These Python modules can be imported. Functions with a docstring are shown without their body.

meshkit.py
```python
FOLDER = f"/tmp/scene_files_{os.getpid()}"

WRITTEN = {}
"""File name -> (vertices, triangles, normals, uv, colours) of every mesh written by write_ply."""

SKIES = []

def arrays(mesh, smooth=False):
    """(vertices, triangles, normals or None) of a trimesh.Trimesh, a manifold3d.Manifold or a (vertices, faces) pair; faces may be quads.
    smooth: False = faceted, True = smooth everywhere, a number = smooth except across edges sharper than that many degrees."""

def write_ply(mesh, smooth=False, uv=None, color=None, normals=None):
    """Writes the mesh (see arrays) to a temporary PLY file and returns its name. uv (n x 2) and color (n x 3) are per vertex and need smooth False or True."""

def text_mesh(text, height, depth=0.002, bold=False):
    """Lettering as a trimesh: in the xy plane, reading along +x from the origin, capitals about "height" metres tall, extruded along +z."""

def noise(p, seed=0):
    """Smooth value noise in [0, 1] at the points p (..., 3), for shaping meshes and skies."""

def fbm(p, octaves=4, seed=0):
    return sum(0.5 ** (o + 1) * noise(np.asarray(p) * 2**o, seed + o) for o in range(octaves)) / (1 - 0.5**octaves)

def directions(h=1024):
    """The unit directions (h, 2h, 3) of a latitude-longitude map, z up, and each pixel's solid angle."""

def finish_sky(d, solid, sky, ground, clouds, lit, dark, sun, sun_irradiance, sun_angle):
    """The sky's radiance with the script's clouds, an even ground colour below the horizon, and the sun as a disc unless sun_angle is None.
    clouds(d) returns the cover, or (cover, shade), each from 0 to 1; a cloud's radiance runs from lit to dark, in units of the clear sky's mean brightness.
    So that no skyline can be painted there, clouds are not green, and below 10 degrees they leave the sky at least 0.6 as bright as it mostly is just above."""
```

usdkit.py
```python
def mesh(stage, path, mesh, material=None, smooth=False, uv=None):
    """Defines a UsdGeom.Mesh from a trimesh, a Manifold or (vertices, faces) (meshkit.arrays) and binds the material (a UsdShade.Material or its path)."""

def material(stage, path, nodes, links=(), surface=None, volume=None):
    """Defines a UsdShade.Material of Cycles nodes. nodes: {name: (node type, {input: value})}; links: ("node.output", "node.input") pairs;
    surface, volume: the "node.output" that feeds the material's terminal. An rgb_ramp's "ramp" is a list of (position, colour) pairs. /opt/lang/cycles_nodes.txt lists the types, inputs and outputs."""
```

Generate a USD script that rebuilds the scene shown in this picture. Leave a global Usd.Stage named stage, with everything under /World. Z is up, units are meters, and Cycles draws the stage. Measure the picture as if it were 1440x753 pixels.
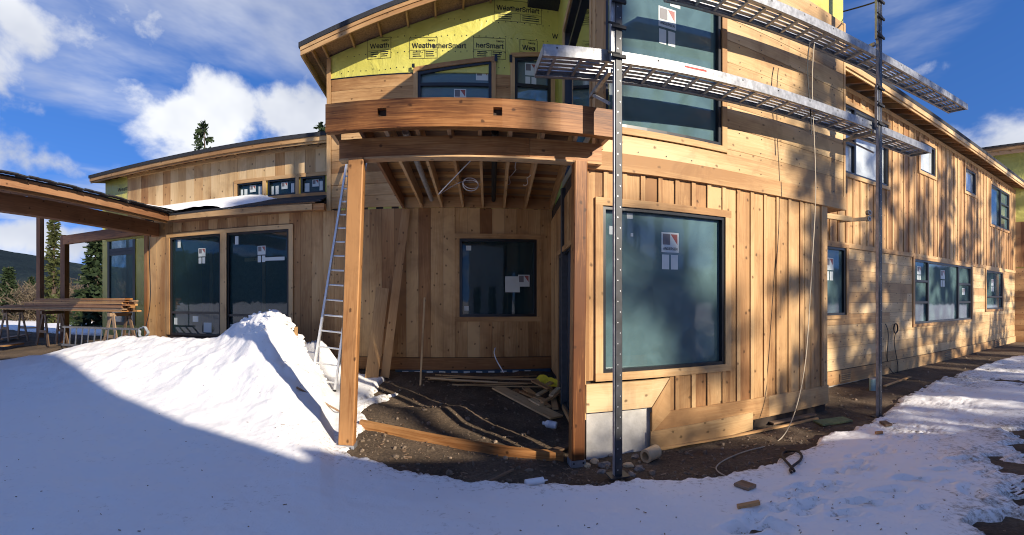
import math, random, numpy as np, trimesh, shapely, usdkit, meshkit
from pxr import Usd, UsdGeom, UsdLux, UsdShade, Gf, Sdf
from scipy.interpolate import RBFInterpolator
random.seed(7)
RNG = np.random.default_rng(7)
stage = Usd.Stage.CreateInMemory()
UsdGeom.SetStageUpAxis(stage, 'Z'); UsdGeom.SetStageMetersPerUnit(stage, 1.0)
UsdGeom.Xform.Define(stage, '/World'); UsdGeom.Scope.Define(stage, '/World/Looks')

# ------------------------------------------------------------------ camera, sky, sun, exposure
EYE = 1.8
cam = UsdGeom.Camera.Define(stage, '/World/camera')
cam.AddTranslateOp().Set((0, 0, EYE)); cam.AddRotateXOp().Set(90.0)
cam.CreateHorizontalApertureAttr(36.0); cam.CreateVerticalApertureAttr(36.0 * 535 / 1024)
cam.CreateFocalLengthAttr(36.0 * 650 / 1440); cam.CreateVerticalApertureOffsetAttr(36.0 * 46.5 / 1440)
cam.CreateClippingRangeAttr((0.05, 5000.0)); cam.CreateExposureAttr(1.22)
SUN_EL = math.radians(23.0); SUN_H = np.array([0.73, -0.68]) / math.hypot(0.73, 0.68)
SUN = np.array([*(SUN_H * math.cos(SUN_EL)), math.sin(SUN_EL)])


def material(name, nodes, links, surface):
    return usdkit.material(stage, '/World/Looks/' + name, nodes, links, surface=surface)


PUFF = (1.1, 7.3, 0.4)
OFF = (7.1, 4.4, 0.0)                                                 # where in the cloud pattern this sky lies


def sky():
    n = {'sky': ('sky_texture', {'sky_type': 'single_scattering', 'sun_disc': False, 'sun_elevation': SUN_EL, 'sun_rotation': math.atan2(SUN[0], SUN[1]),
                                 'altitude': 900.0, 'air_density': 1.0, 'aerosol_density': 0.25, 'ozone_density': 2.2}),
         'tc': ('texture_coordinate', {}),
         'deep': ('hsv', {'hue': .515, 'saturation': 1.30, 'value': 0.57}),
         'sx': ('separate_xyz', {}), 'zc': ('math', {'math_type': 'maximum', 'value2': 0.06}), 'dv': ('vector_math', {'vector_math_type': 'divide'}),
         'cz': ('combine_xyz', {}), 'cov': ('noise_texture', {'scale': 0.55, 'detail': 8.0, 'roughness': 0.55, 'distortion': 0.1}),
         'puff': ('noise_texture', {'scale': 7.5, 'detail': 10.0, 'roughness': 0.55, 'distortion': 0.15}),
         'shade': ('noise_texture', {'scale': 3.2, 'detail': 5.0, 'roughness': 0.5}),
         'gen': ('map_range', {'from_min': 0.60, 'from_max': 0.78, 'to_min': 0.0, 'to_max': 0.75, 'clamp': True})}
    n['lift'] = ('vector_math', {'math_type': 'multiply_add', 'vector2': (1.0, 1.0, 0.8), 'vector3': (0.0, 0.0, 0.30)}); n['unit'] = ('vector_math', {'math_type': 'normalize'})
    l = [('tc.generated', 'lift.vector1'), ('lift.vector', 'unit.vector1'), ('unit.vector', 'sky.vector'), ('sky.color', 'deep.color'), ('tc.generated', 'sx.vector'), ('sx.z', 'zc.value1'), ('zc.value', 'cz.x'), ('zc.value', 'cz.y'), ('zc.value', 'cz.z'),
         ('tc.generated', 'pshift.vector1'), ('pshift.vector', 'puff.vector'), ('tc.generated', 'shade.vector')]
    n['pshift'] = ('vector_math', {'math_type': 'add', 'vector2': PUFF})
    n['off'] = ('vector_math', {'math_type': 'add', 'vector2': OFF})
    n['dv'] = ('vector_math', {'math_type': 'divide'})
    l += [('tc.generated', 'dv.vector1'), ('cz.vector', 'dv.vector2'), ('dv.vector', 'off.vector1'), ('off.vector', 'cov.vector'), ('cov.fac', 'gen.value')]
    blobs = [  # pixel of the photograph, radius across and up (radians), weight
        (315, 160, .15, .085, 1.0), (405, 172, .12, .065, 1.0), (345, 175, .2, .05, .8), (205, 30, .26, .10, .46), (325, 20, .16, .07, .62), (130, 80, .16, .07, .36), (20, 55, .13, .11, .42),
        (75, 235, .11, .03, .9), (15, 205, .08, .025, .6), (110, 268, .08, .03, .8), (40, 335, .25, .03, .75), (1425, 185, .10, .05, .85), (1360, 178, .07, .035, .45), (1300, 8, .10, .05, .15)]
    total = None
    for i, (px, py, rx, ry, w) in enumerate(blobs):
        d = np.array([(px - 720) / 650, 1.0, (423 - py) / 650]); d /= np.linalg.norm(d)
        sc = 1.0
        n[f'd{i}'] = ('vector_math', {'math_type': 'subtract', 'vector2': tuple(d)})
        n[f's{i}'] = ('vector_math', {'math_type': 'multiply', 'vector2': (1 / rx, 1 / rx, 1 / ry)})
        n[f'l{i}'] = ('vector_math', {'math_type': 'length'})
        n[f'm{i}'] = ('map_range', {'range_type': 'smoothstep', 'from_min': 0.0, 'from_max': 1.6, 'to_min': w, 'to_max': 0.0, 'clamp': True})
        l += [('tc.generated', f'd{i}.vector1'), (f'd{i}.vector', f's{i}.vector1'), (f's{i}.vector', f'l{i}.vector1'), (f'l{i}.value', f'm{i}.value')]
        if total:
            n[f'x{i}'] = ('math', {'math_type': 'maximum'})
            l += [(total, f'x{i}.value1'), (f'm{i}.result', f'x{i}.value2')]
            total = f'x{i}.value'
        else:
            total = f'm{i}.result'
    # cover = smoothstep(blob + (puff - .5) * 1.6)
    n['pa'] = ('math', {'math_type': 'multiply_add', 'value2': 3.6, 'value3': -1.95})
    n['sum'] = ('math', {'math_type': 'add'})
    n['cover'] = ('map_range', {'range_type': 'smoothstep', 'from_min': 0.12, 'from_max': 0.75, 'to_min': 0.0, 'to_max': 0.96, 'clamp': True})
    n['any'] = ('math', {'math_type': 'maximum'})
    n['tone'] = ('rgb_ramp', {'ramp': [(0.34, (1.3, 1.45, 1.8)), (0.50, (2.1, 2.2, 2.45)), (0.66, (3.1, 3.15, 3.2))]})
    n['mix'] = ('mix_color', {'use_clamp': False})
    n['bg'] = ('background_shader', {'strength': 0.15})
    l += [('puff.fac', 'pa.value1'), (total, 'sum.value1'), ('pa.value', 'sum.value2'), ('sum.value', 'cover.value'), ('cover.result', 'any.value1'), ('gen.result', 'any.value2'),
          ('shade.fac', 'tone.fac'), ('any.value', 'mix.fac'), ('deep.color', 'mix.a'), ('tone.color', 'mix.b'), ('mix.result', 'bg.color')]
    n.pop('cov'), n.pop('gen')
    n['cov'] = ('noise_texture', {'scale': 0.55, 'detail': 8.0, 'roughness': 0.55, 'distortion': 0.1})
    n['gen'] = ('map_range', {'range_type': 'smoothstep', 'from_min': 0.46, 'from_max': 0.70, 'to_min': 0.0, 'to_max': 0.85, 'clamp': True})
    return material('sky', n, l, 'bg.background')


dome = UsdLux.DomeLight.Define(stage, '/World/sky')
UsdShade.MaterialBindingAPI.Apply(dome.GetPrim()).Bind(sky())
sun = UsdLux.DistantLight.Define(stage, '/World/sun')
sun.CreateIntensityAttr(0.80); sun.CreateAngleAttr(0.5); sun.CreateNormalizeAttr(True); sun.CreateColorAttr((1.0, 0.89, 0.74))
_x = np.cross([0, 0, 1.0], SUN); _x /= np.linalg.norm(_x); _y = np.cross(SUN, _x)
sun.AddTransformOp().Set(Gf.Matrix4d(*[float(v) for r in ([*_x, 0], [*_y, 0], [*SUN, 0], [0, 0, 0, 1]) for v in r]))

# ------------------------------------------------------------------ the plan: the house's long walls follow gentle curves.
# Everything is drawn with straight offsets u (along the front), d (depth) and laid onto the curved plan here.
TURN = 90 / 650


def plan(p):
    p = np.asarray(p, float)
    r, th = np.hypot(p[..., 0], p[..., 1]), np.arctan2(p[..., 0], p[..., 1]) - TURN
    return np.stack([r * th, r, p[..., 2]], -1)


def unplan(X, Y):
    ph = np.clip(X / np.maximum(Y, 1e-3) + TURN, -1.38, 1.38)
    return Y * np.sin(ph), Y * np.cos(ph)


def U(x, d):                                                          # offset along the front of a feature seen at column x, on a wall of depth d
    return d * math.tan((x - 630) / 650)


def Zz(x, y, d):
    return EYE + (423 - y) / 650 * d / math.cos((x - 630) / 650)


def on_ground(x, y, z):                                               # (u, d, z) of a spot on the ground of height z
    r, ph = (EYE - z) * 650 / (y - 423), (x - 630) / 650
    return np.array([r * math.sin(ph), r * math.cos(ph), z])


# ------------------------------------------------------------------ mesh and prim helpers
BASE = {}
COUNT = {}


def numbered(path):
    k = COUNT.get(path, 0); COUNT[path] = k + 1
    return path if k == 0 else f'{path}_{k:03d}'


def tag(prim, label=None, category=None, group=None, kind=None):
    for k, v in (('label', label), ('category', category), ('group', group), ('kind', kind)):
        if v:
            prim.SetCustomDataByKey(k, v)
    return prim


class MB:
    """Collects boards, bars and tubes (u, d, z) with grain coordinates; build() lays them on the plan as one mesh."""

    def __init__(self, flat=False):
        self.v, self.f, self.t, self.n, self.flat, self.o = [], [], [], 0, flat, None

    def add(self, v, f, t=None):
        v, f = np.asarray(v, float), np.asarray(f, int)
        if f.shape[1] == 4:
            f = np.vstack([f[:, [0, 1, 2]], f[:, [0, 2, 3]]])
        self.v.append(v); self.f.append(f + self.n); self.n += len(v)
        self.t.append(np.zeros((len(v), 2)) if t is None else np.asarray(t, float))
        return self

    def sweep(self, secs, closed=True):
        """Sections (m, k, 3) joined along m, with flat end caps; every face has its own corners."""
        s = np.asarray(secs, float); m, k = s.shape[:2]
        o = RNG.uniform(0, 400, 2) if self.o is None else self.o
        along = np.r_[0, np.cumsum(np.linalg.norm(np.diff(s.mean(1), axis=0), axis=1))] + o[0]
        per = np.linalg.norm(np.roll(s[0], -1, axis=0) - s[0], axis=1); across = np.r_[0, np.cumsum(per)] + o[1]
        for j in range(k):
            a, b = s[:, j], s[:, (j + 1) % k]
            v = np.empty((2 * m, 3)); v[0::2], v[1::2] = a, b
            t = np.empty((2 * m, 2)); t[0::2, 0] = t[1::2, 0] = along; t[0::2, 1], t[1::2, 1] = across[j], across[j + 1]
            i = np.arange(m - 1) * 2
            self.add(v, np.stack([i, i + 1, i + 3, i + 2], 1), t)
        for e, order in ((0, range(k - 1, -1, -1)), (m - 1, range(k))):
            v = s[e][list(order)]
            t = np.stack([np.full(k, along[e]), o[1] + np.linspace(0, .1, k)], 1) + RNG.uniform(0, .05, (k, 2))
            self.add(v, [[0, q, q + 1] for q in range(1, k - 1)], t)
        return self

    def wbox(self, W, s0, s1, n0, n1, z0, z1, grain='s', step=.35):
        """A box on the wall W: s along it, n out of it. z0, z1: numbers or (at s0, at s1)."""
        za, zb = (z0 if isinstance(z0, tuple) else (z0, z0)), (z1 if isinstance(z1, tuple) else (z1, z1))
        if grain == 's':
            m = max(2, int(math.ceil(abs(s1 - s0) / step)) + 1)
            secs = []
            for q in np.linspace(0, 1, m):
                s, a, b = s0 + (s1 - s0) * q, za[0] + (za[1] - za[0]) * q, zb[0] + (zb[1] - zb[0]) * q
                secs.append([W(s, n1, a), W(s, n1, b), W(s, n0, b), W(s, n0, a)])
            return self.sweep(secs)
        return self.sweep([[W(s0, n0, za[0]), W(s1, n0, za[1]), W(s1, n1, za[1]), W(s0, n1, za[0])], [W(s0, n0, zb[0]), W(s1, n0, zb[1]), W(s1, n1, zb[1]), W(s0, n1, zb[0])]])

    def bar(self, p, q, w, h, up=(0, 0, 1), step=.4, roll=0.0):
        """A straight board from p to q, w wide and h thick along up."""
        p, q = np.asarray(p, float), np.asarray(q, float)
        t = q - p; L = np.linalg.norm(t); t /= L
        up = np.asarray(up, float); side = np.cross(t, up); side /= np.linalg.norm(side) + 1e-12; upv = np.cross(side, t)
        if roll:
            side, upv = side * math.cos(roll) + upv * math.sin(roll), upv * math.cos(roll) - side * math.sin(roll)
        m = max(2, int(math.ceil(L / step)) + 1)
        c = [(-w / 2, -h / 2), (w / 2, -h / 2), (w / 2, h / 2), (-w / 2, h / 2)]
        return self.sweep([[p + (q - p) * k + side * a + upv * b for a, b in c] for k in np.linspace(0, 1, m)])

    def chamfer_post(self, u, d, z0, z1, w, c=.012, lean=0.0):
        pts = []
        for k in range(4):
            a = math.pi / 4 + k * math.pi / 2
            for e in (-1, 1):
                x, y = w / 2 * np.sign(math.cos(a)), w / 2 * np.sign(math.sin(a))
                horiz = (k % 2 == 0) == (e == 1)
                pts.append((x - (c * np.sign(x) if horiz else 0), y - (0 if horiz else c * np.sign(y))))
        pts = sorted(pts, key=lambda p: math.atan2(p[1], p[0]))
        return self.sweep([[(u + x + lean * (z - z0) / (z1 - z0), d + y, z) for x, y in pts] for z in np.linspace(z0, z1, 9)])

    def tube(self, pts, r, sides=6):
        p = np.asarray(pts, float)
        t = np.gradient(p, axis=0); t /= np.linalg.norm(t, axis=1, keepdims=True) + 1e-12
        a = np.cross(t, np.where(np.abs(t[:, 2:]) < .9, [0, 0, 1.0], [1.0, 0, 0])); a /= np.linalg.norm(a, axis=1, keepdims=True) + 1e-12
        b = np.cross(t, a); ang = np.arange(sides) * 2 * np.pi / sides
        rr = np.broadcast_to(r, (len(p),))
        v = p[:, None] + rr[:, None, None] * (np.cos(ang)[None, :, None] * a[:, None] + np.sin(ang)[None, :, None] * b[:, None])
        return self.sweep(v)

    def tri(self, m, t=None):
        return self.add(np.asarray(m.vertices), np.asarray(m.faces), t)

    def arrays(self):
        v = np.vstack(self.v)
        return (v if self.flat else plan(v)), np.vstack(self.f), np.vstack(self.t)

    def build(self, name, mat, parent=None, label=None, category=None, group=None, kind=None, smooth=False):
        if parent is None:
            path = numbered('/World/' + name)
        else:
            path = numbered(f'{parent}/{name}')
        v, f, t = self.arrays()
        top = path.split('/')[2]
        if parent is None:
            base = np.array([v[:, 0].mean(), v[:, 1].mean(), v[:, 2].min()])
            BASE[top] = base
        base = BASE[top]
        tm = trimesh.Trimesh(v - base, f, process=False)
        if smooth is not False:                                       # weld so that normals can run across pieces
            tm = trimesh.Trimesh(v - base, f, process=True, merge_norm=True, merge_tex=True)
            m = usdkit.mesh(stage, path, tm, mat, smooth=smooth)
        else:
            m = usdkit.mesh(stage, path, tm, mat, uv=t)
        if parent is None:
            m.AddTranslateOp().Set(Gf.Vec3d(*map(float, base)))
        tag(m.GetPrim(), label, category, group, kind)
        return str(m.GetPath())


def thing(name, label, category, at, group=None, flat=False, kind=None):
    base = np.asarray(at, float) if flat else plan(at)
    path = numbered('/World/' + name)
    x = UsdGeom.Xform.Define(stage, path); x.AddTranslateOp().Set(Gf.Vec3d(*map(float, base)))
    BASE[path.split('/')[2]] = base
    tag(x.GetPrim(), label, category, group, kind)
    return path


class Wall:
    """A wall line from p to q (u, d); s metres along it, n metres out of it towards the open side."""

    def __init__(self, p, q, out=None):
        self.p, q = np.asarray(p, float), np.asarray(q, float)
        self.t = (q - self.p) / np.linalg.norm(q - self.p); self.L = np.linalg.norm(q - self.p)
        self.n = np.array([self.t[1], -self.t[0]])
        if out is None:
            out = -(self.p + q) / 2
        if self.n @ np.asarray(out, float) < 0:
            self.n = -self.n

    def __call__(self, s, n, z):
        a = self.p + self.t * s + self.n * n
        return (a[0], a[1], z)


def front(d):
    return Wall((0, d), (1, d), out=(0, -1))


def spans(lo, hi, cuts):
    out = [(lo, hi)]
    for a, b in cuts:
        out = [p for x, y in out for p in ((x, min(y, a)), (max(x, b), y)) if p[1] - p[0] > .004]
    return out


def sheath(name, mat, parent, W, s0, s1, z0, zt, holes=(), n0=-.14, n1=0.0, label=None):
    """The wall itself, with its openings. zt: height or function of s."""
    zf = zt if callable(zt) else (lambda s: zt)
    m = MB(); e = sorted({s0, s1, *[min(max(h[k], s0), s1) for h in holes for k in (0, 1)]})
    for a, b in zip(e, e[1:]):
        if b - a < 1e-4:
            continue
        cuts = [(h[2], h[3]) for h in holes if h[0] < (a + b) / 2 < h[1]]
        top = max(zf(a), zf(b))
        for lo, hi in spans(z0, top, cuts):
            m.wbox(W, a, b, n0, n1, lo, (zf(a), zf(b)) if hi == top else hi)
    return m.build(name, mat, parent, label=label)


def joined(rects):
    groups = []
    for r in rects:
        touch = [g for g in groups if any(q[0] <= r[1] + .002 and r[0] <= q[1] + .002 and q[2] <= r[3] + .0005 and r[2] <= q[3] + .0005 for q in g)]
        groups = [g for g in groups if g not in touch] + [[r] + [q for g in touch for q in g]]
    return groups


def upright_boards(parent, W, s0, s1, w, z0, zt, mat, holes=(), batten=None, n0=.004, th=.02, gap=.004, name='board', alt=None):
    zf = zt if callable(zt) else (lambda s: zt)
    zb = z0 if callable(z0) else (lambda s: z0)
    k = int(round((s1 - s0) / w)); w = (s1 - s0) / k

    def strip(a, b, n0, n1):
        e = sorted({a, b, *[x for h in holes for x in (h[0], h[1]) if a < x < b]})
        rects = []
        for x, y in zip(e, e[1:]):
            mid = (x + y) / 2
            for lo, hi in spans(zb(mid), zf(mid), [(h[2], h[3]) for h in holes if h[0] < mid < h[1]]):
                rects.append((x, y, lo, hi, (zf(x), zf(y)) if hi == zf(mid) else hi))
        out = []
        for grp in joined(rects):
            m = MB()
            for x, y, lo, hi, top in grp:
                m.wbox(W, x, y, n0, n1, lo, top, grain='z')
            out.append(m)
        return out

    for i in range(k):
        a, b = s0 + i * w, s0 + (i + 1) * w
        j = RNG.uniform(-.003, .003)
        mm = mat if alt is None or RNG.random() > .2 else alt
        for m in strip(a + gap / 2, b - gap / 2, n0, n0 + th + j):
            m.build(name, mm, parent)
    if batten:
        for i in range(k + 1):
            c = s0 + i * w
            for m in strip(c - batten / 2, c + batten / 2, n0 + th + .004, n0 + th + .024):
                m.build('batten', mat, parent)


def level_planks(parent, W, s0, s1, h, z0, z1, mat, holes=(), n0=.004, th=.02, gap=.006, joints=None, alt=None, top=None):
    k = int(round((z1 - z0) / h)); h = (z1 - z0) / k
    for i in range(k):
        a, b = z0 + i * h, z0 + (i + 1) * h
        mid = (a + b) / 2
        cuts = []
        rows = sorted({a + gap / 2, b - gap / 2, *[x for q in holes for x in (q[2], q[3]) if a + gap < x < b - gap]})
        js = [s0, *sorted(RNG.uniform(s0, s1, joints if joints else 0)), s1]
        for x, y in zip(js, js[1:]):
            if y - x < .1:
                continue
            j = RNG.uniform(-.003, .003); rects = []
            for lo, hi in zip(rows, rows[1:]):
                zm = (lo + hi) / 2
                rects += [(p, q, lo, hi) for p, q in spans(x + .001, y - .001, [(g[0], g[1]) for g in holes if g[2] < zm < g[3]])]
            for grp in joined(rects):
                m = MB()
                for p, q, lo, hi in grp:
                    m.wbox(W, p, q, n0, n0 + th + j, lo, hi)
                m.build('plank', mat if alt is None or RNG.random() > .25 else alt, parent)


# ------------------------------------------------------------------ materials
def wood(name, dark, mid, light, rough=.62, knots=1.0, grain=1.0, spec=.25):
    n = {'tc': ('texture_coordinate', {}),
         'm1': ('mapping', {'scale': (1.1, 26.0, 1.0)}), 'g': ('noise_texture', {'dimensions': '2D', 'scale': 1.6, 'detail': 7.0, 'roughness': .62, 'distortion': .8}),
         'm2': ('mapping', {'scale': (.22, 1.1, 1.0)}), 'b': ('noise_texture', {'dimensions': '2D', 'scale': .9, 'detail': 2.0}),
         'ga': ('math', {'math_type': 'multiply_add', 'value2': .85 * grain, 'value3': .5 - .85 * grain / 2 - .02}), 'ba': ('math', {'math_type': 'multiply_add', 'value2': 2.1, 'value3': -1.05}),
         'su': ('math', {'math_type': 'add'}), 'ramp': ('rgb_ramp', {'ramp': [(.12, dark), (.45, mid), (.82, light)]}),
         'm3': ('mapping', {'scale': (2.3, 2.9, 1.0)}), 'k': ('voronoi_texture', {'dimensions': '2D', 'scale': 1.0}),
         'wob': ('noise_texture', {'dimensions': '2D', 'scale': 30.0, 'detail': 2.0}),
         'kk': ('math', {'math_type': 'multiply_add', 'value2': .07}), 'km': ('map_range', {'from_min': .062, 'from_max': .105, 'to_min': .78 * knots, 'to_max': 0.0, 'clamp': True}),
         'mix': ('mix_color', {'b': tuple(.28 * c for c in dark)}),
         'geo': ('geometry', {}), 'wt': ('noise_texture', {'scale': 1.4, 'detail': 7.0, 'roughness': .65, 'distortion': .7}), 'wr': ('rgb_ramp', {'ramp': [(.30, (.66, .62, .60)), (.52, (1, 1, 1)), (.75, (1.0, .98, .95))]}), 'wm': ('mix_color', {'blend_type': 'multiply', 'fac': .85}),
         'bump': ('bump', {'strength': .35, 'distance': .004}), 'p': ('principled_bsdf', {'roughness': rough, 'specular_ior_level': spec})}
    l = [('tc.UV', 'm1.vector'), ('m1.vector', 'g.vector'), ('tc.UV', 'm2.vector'), ('m2.vector', 'b.vector'), ('g.fac', 'ga.value1'), ('b.fac', 'ba.value1'), ('ga.value', 'su.value1'), ('ba.value', 'su.value2'),
         ('su.value', 'ramp.fac'), ('tc.UV', 'm3.vector'), ('m3.vector', 'k.vector'), ('tc.UV', 'wob.vector'), ('wob.fac', 'kk.value1'), ('k.distance', 'kk.value3'), ('kk.value', 'km.value'),
         ('km.result', 'mix.fac'), ('ramp.color', 'mix.a'), ('geo.position', 'wt.vector'), ('wt.fac', 'wr.fac'), ('mix.result', 'wm.a'), ('wr.color', 'wm.b'), ('wm.result', 'p.base_color'), ('g.fac', 'bump.height'), ('bump.normal', 'p.normal')]
    return material(name, n, l, 'p.BSDF')


def plain(name, color, rough=.6, metallic=0.0, spec=.4, vary=.25, scale=9.0, bump=0.0, bscale=40.0):
    n = {'tc': ('texture_coordinate', {}), 'geo': ('geometry', {}), 'n': ('noise_texture', {'scale': scale, 'detail': 6.0, 'roughness': .6}),
         'r': ('rgb_ramp', {'ramp': [(.3, tuple(c * (1 - vary) for c in color)), (.7, tuple(min(1, c * (1 + vary)) for c in color))]}),
         'p': ('principled_bsdf', {'roughness': rough, 'metallic': metallic, 'specular_ior_level': spec})}
    l = [('geo.position', 'n.vector'), ('n.fac', 'r.fac'), ('r.color', 'p.base_color')]
    if bump:
        n['bn'] = ('noise_texture', {'scale': bscale, 'detail': 5.0}); n['bu'] = ('bump', {'strength': .6, 'distance': bump})
        l += [('geo.position', 'bn.vector'), ('bn.fac', 'bu.height'), ('bu.normal', 'p.normal')]
    return material(name, n, l, 'p.BSDF')


CEDAR = wood('cedar_boards', (.29, .145, .055), (.46, .265, .112), (.59, .38, .178))
CEDAR_RED = wood('red_cedar_boards', (.25, .115, .043), (.39, .205, .082), (.50, .29, .125))
PINE = wood('pale_siding', (.42, .255, .115), (.56, .375, .18), (.67, .485, .265), knots=1.0)
TRIM = wood('trim_cedar', (.36, .195, .08), (.50, .30, .132), (.61, .405, .198), knots=.8)
BEAM = wood('stained_timber', (.12, .042, .013), (.30, .125, .038), (.46, .23, .085), knots=.95, rough=.5, grain=1.35)
DIM = wood('weathered_timber', (.13, .058, .028), (.235, .11, .052), (.33, .175, .09))
JOIST = wood('joist_lumber', (.42, .23, .095), (.56, .345, .165), (.66, .45, .24))
OLD = wood('old_grey_lumber', (.12, .075, .045), (.22, .14, .085), (.33, .23, .15), knots=.5)
OSB = plain('roof_sheathing', (.30, .17, .085), .8, scale=30, vary=.4)
CORE = plain('wall_core', (.05, .035, .025), .9)
BLACK = plain('black_window_frame', (.012, .013, .015), .35, spec=.5, vary=.1)
ROOF = plain('asphalt_shingle', (.028, .029, .033), .85, scale=60, vary=.5, bump=.004)
CONC = plain('foundation_concrete', (.48, .46, .42), .85, scale=5, vary=.2, bump=.004)
ALU = plain('bare_aluminium', (.30, .305, .31), .5, metallic=.8, vary=.35, scale=14)
ALU_P = plain('ladder_aluminium', (.66, .67, .68), .5, metallic=.35, vary=.12, scale=14)
ALU_D = plain('dull_aluminium', (.36, .37, .39), .45, metallic=.7, vary=.3, scale=10)
STEEL = plain('dark_pole_steel', (.030, .032, .036), .5, metallic=.0, vary=.6, scale=7)
PAPER = plain('white_paper', (.55, .60, .58), .6, vary=.04)
INK = plain('black_ink', (.02, .02, .018), .6, vary=.1)
LOGO_RED = plain('red_print', (.30, .085, .07), .5, vary=.1)
LOGO_GREY = plain('dark_grey_print', (.16, .15, .155), .5, vary=.1)
YELLOW = plain('yellow_paint', (.72, .60, .05), .5, vary=.15)
RUBBER = plain('black_rubber', (.018, .018, .018), .7, vary=.2)
WHITE = plain('white_plastic', (.78, .79, .8), .35, vary=.05)
TEAL = plain('blue_membrane', (.03, .07, .12), .4, vary=.2)
CORD = plain('tan_cord', (.40, .34, .25), .8, vary=.2)
GREENB = plain('mossy_plank', (.14, .17, .075), .8, vary=.35, scale=25)
CARD = plain('cardboard', (.52, .38, .22), .8, vary=.12)
ROCK = plain('rubble_stone', (.22, .19, .16), .9, vary=.4, scale=18, bump=.006)
RED = plain('red_sticker', (.6, .04, .02), .5, vary=.05)


def wrap_material():
    n = {'geo': ('geometry', {}), 'n': ('noise_texture', {'scale': 1.2, 'detail': 4.0}), 'r': ('rgb_ramp', {'ramp': [(.3, (.50, .46, .085)), (.7, (.64, .60, .15))]}),
         'w': ('noise_texture', {'scale': 2.2, 'detail': 5.0, 'roughness': .55, 'distortion': 1.3}), 'bu': ('bump', {'strength': .8, 'distance': .05}),
         'p': ('principled_bsdf', {'roughness': .42, 'specular_ior_level': .45})}
    return material('yellow_house_wrap', n, [('geo.position', 'n.vector'), ('n.fac', 'r.fac'), ('r.color', 'p.base_color'), ('geo.position', 'w.vector'), ('w.fac', 'bu.height'), ('bu.normal', 'p.normal')], 'p.BSDF')


WRAP = wrap_material()


def film_pane(name, film, cover, rough, ior=1.5):
    """Glass under its protective film: part milky film, part clear, with the sky's reflection."""
    n = {'geo': ('geometry', {}), 'n': ('noise_texture', {'scale': 1.7, 'detail': 6.0, 'distortion': 1.6}), 'r': ('map_range', {'from_min': .33, 'from_max': .66, 'to_min': cover * .85, 'to_max': min(1, cover * 1.15), 'clamp': True}),
         'd': ('diffuse_bsdf', {'color': film}), 't': ('transparent_bsdf', {'color': (.62, .74, .74)}), 'a': ('mix_closure', {}),
         'wr': ('noise_texture', {'scale': 1.1, 'detail': 3.0, 'distortion': .8}), 'bu': ('bump', {'strength': .07, 'distance': .04}),
         'fr': ('fresnel', {'IOR': ior}), 'gl': ('glossy_bsdf', {'roughness': rough, 'color': (.95, .97, 1)}), 'o': ('mix_closure', {})}
    return material(name, n, [('geo.position', 'n.vector'), ('n.fac', 'r.value'), ('r.result', 'a.fac'), ('t.BSDF', 'a.closure1'), ('d.BSDF', 'a.closure2'), ('geo.position', 'wr.vector'), ('wr.fac', 'bu.height'),
                              ('bu.normal', 'gl.normal'), ('fr.fac', 'o.fac'), ('a.closure', 'o.closure1'), ('gl.BSDF', 'o.closure2')], 'o.closure')


GLASS = film_pane('filmed_glass', (.11, .185, .19), .78, .06, 1.55)
GLASS_D = film_pane('dark_filmed_glass', (.03, .065, .07), .45, .03, 1.5)
GLASS_W = film_pane('pale_film_reflection_glass', (.55, .60, .62), .9, .06, 1.7)  # pale film, with the bright cloud reflection put into its colour


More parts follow.
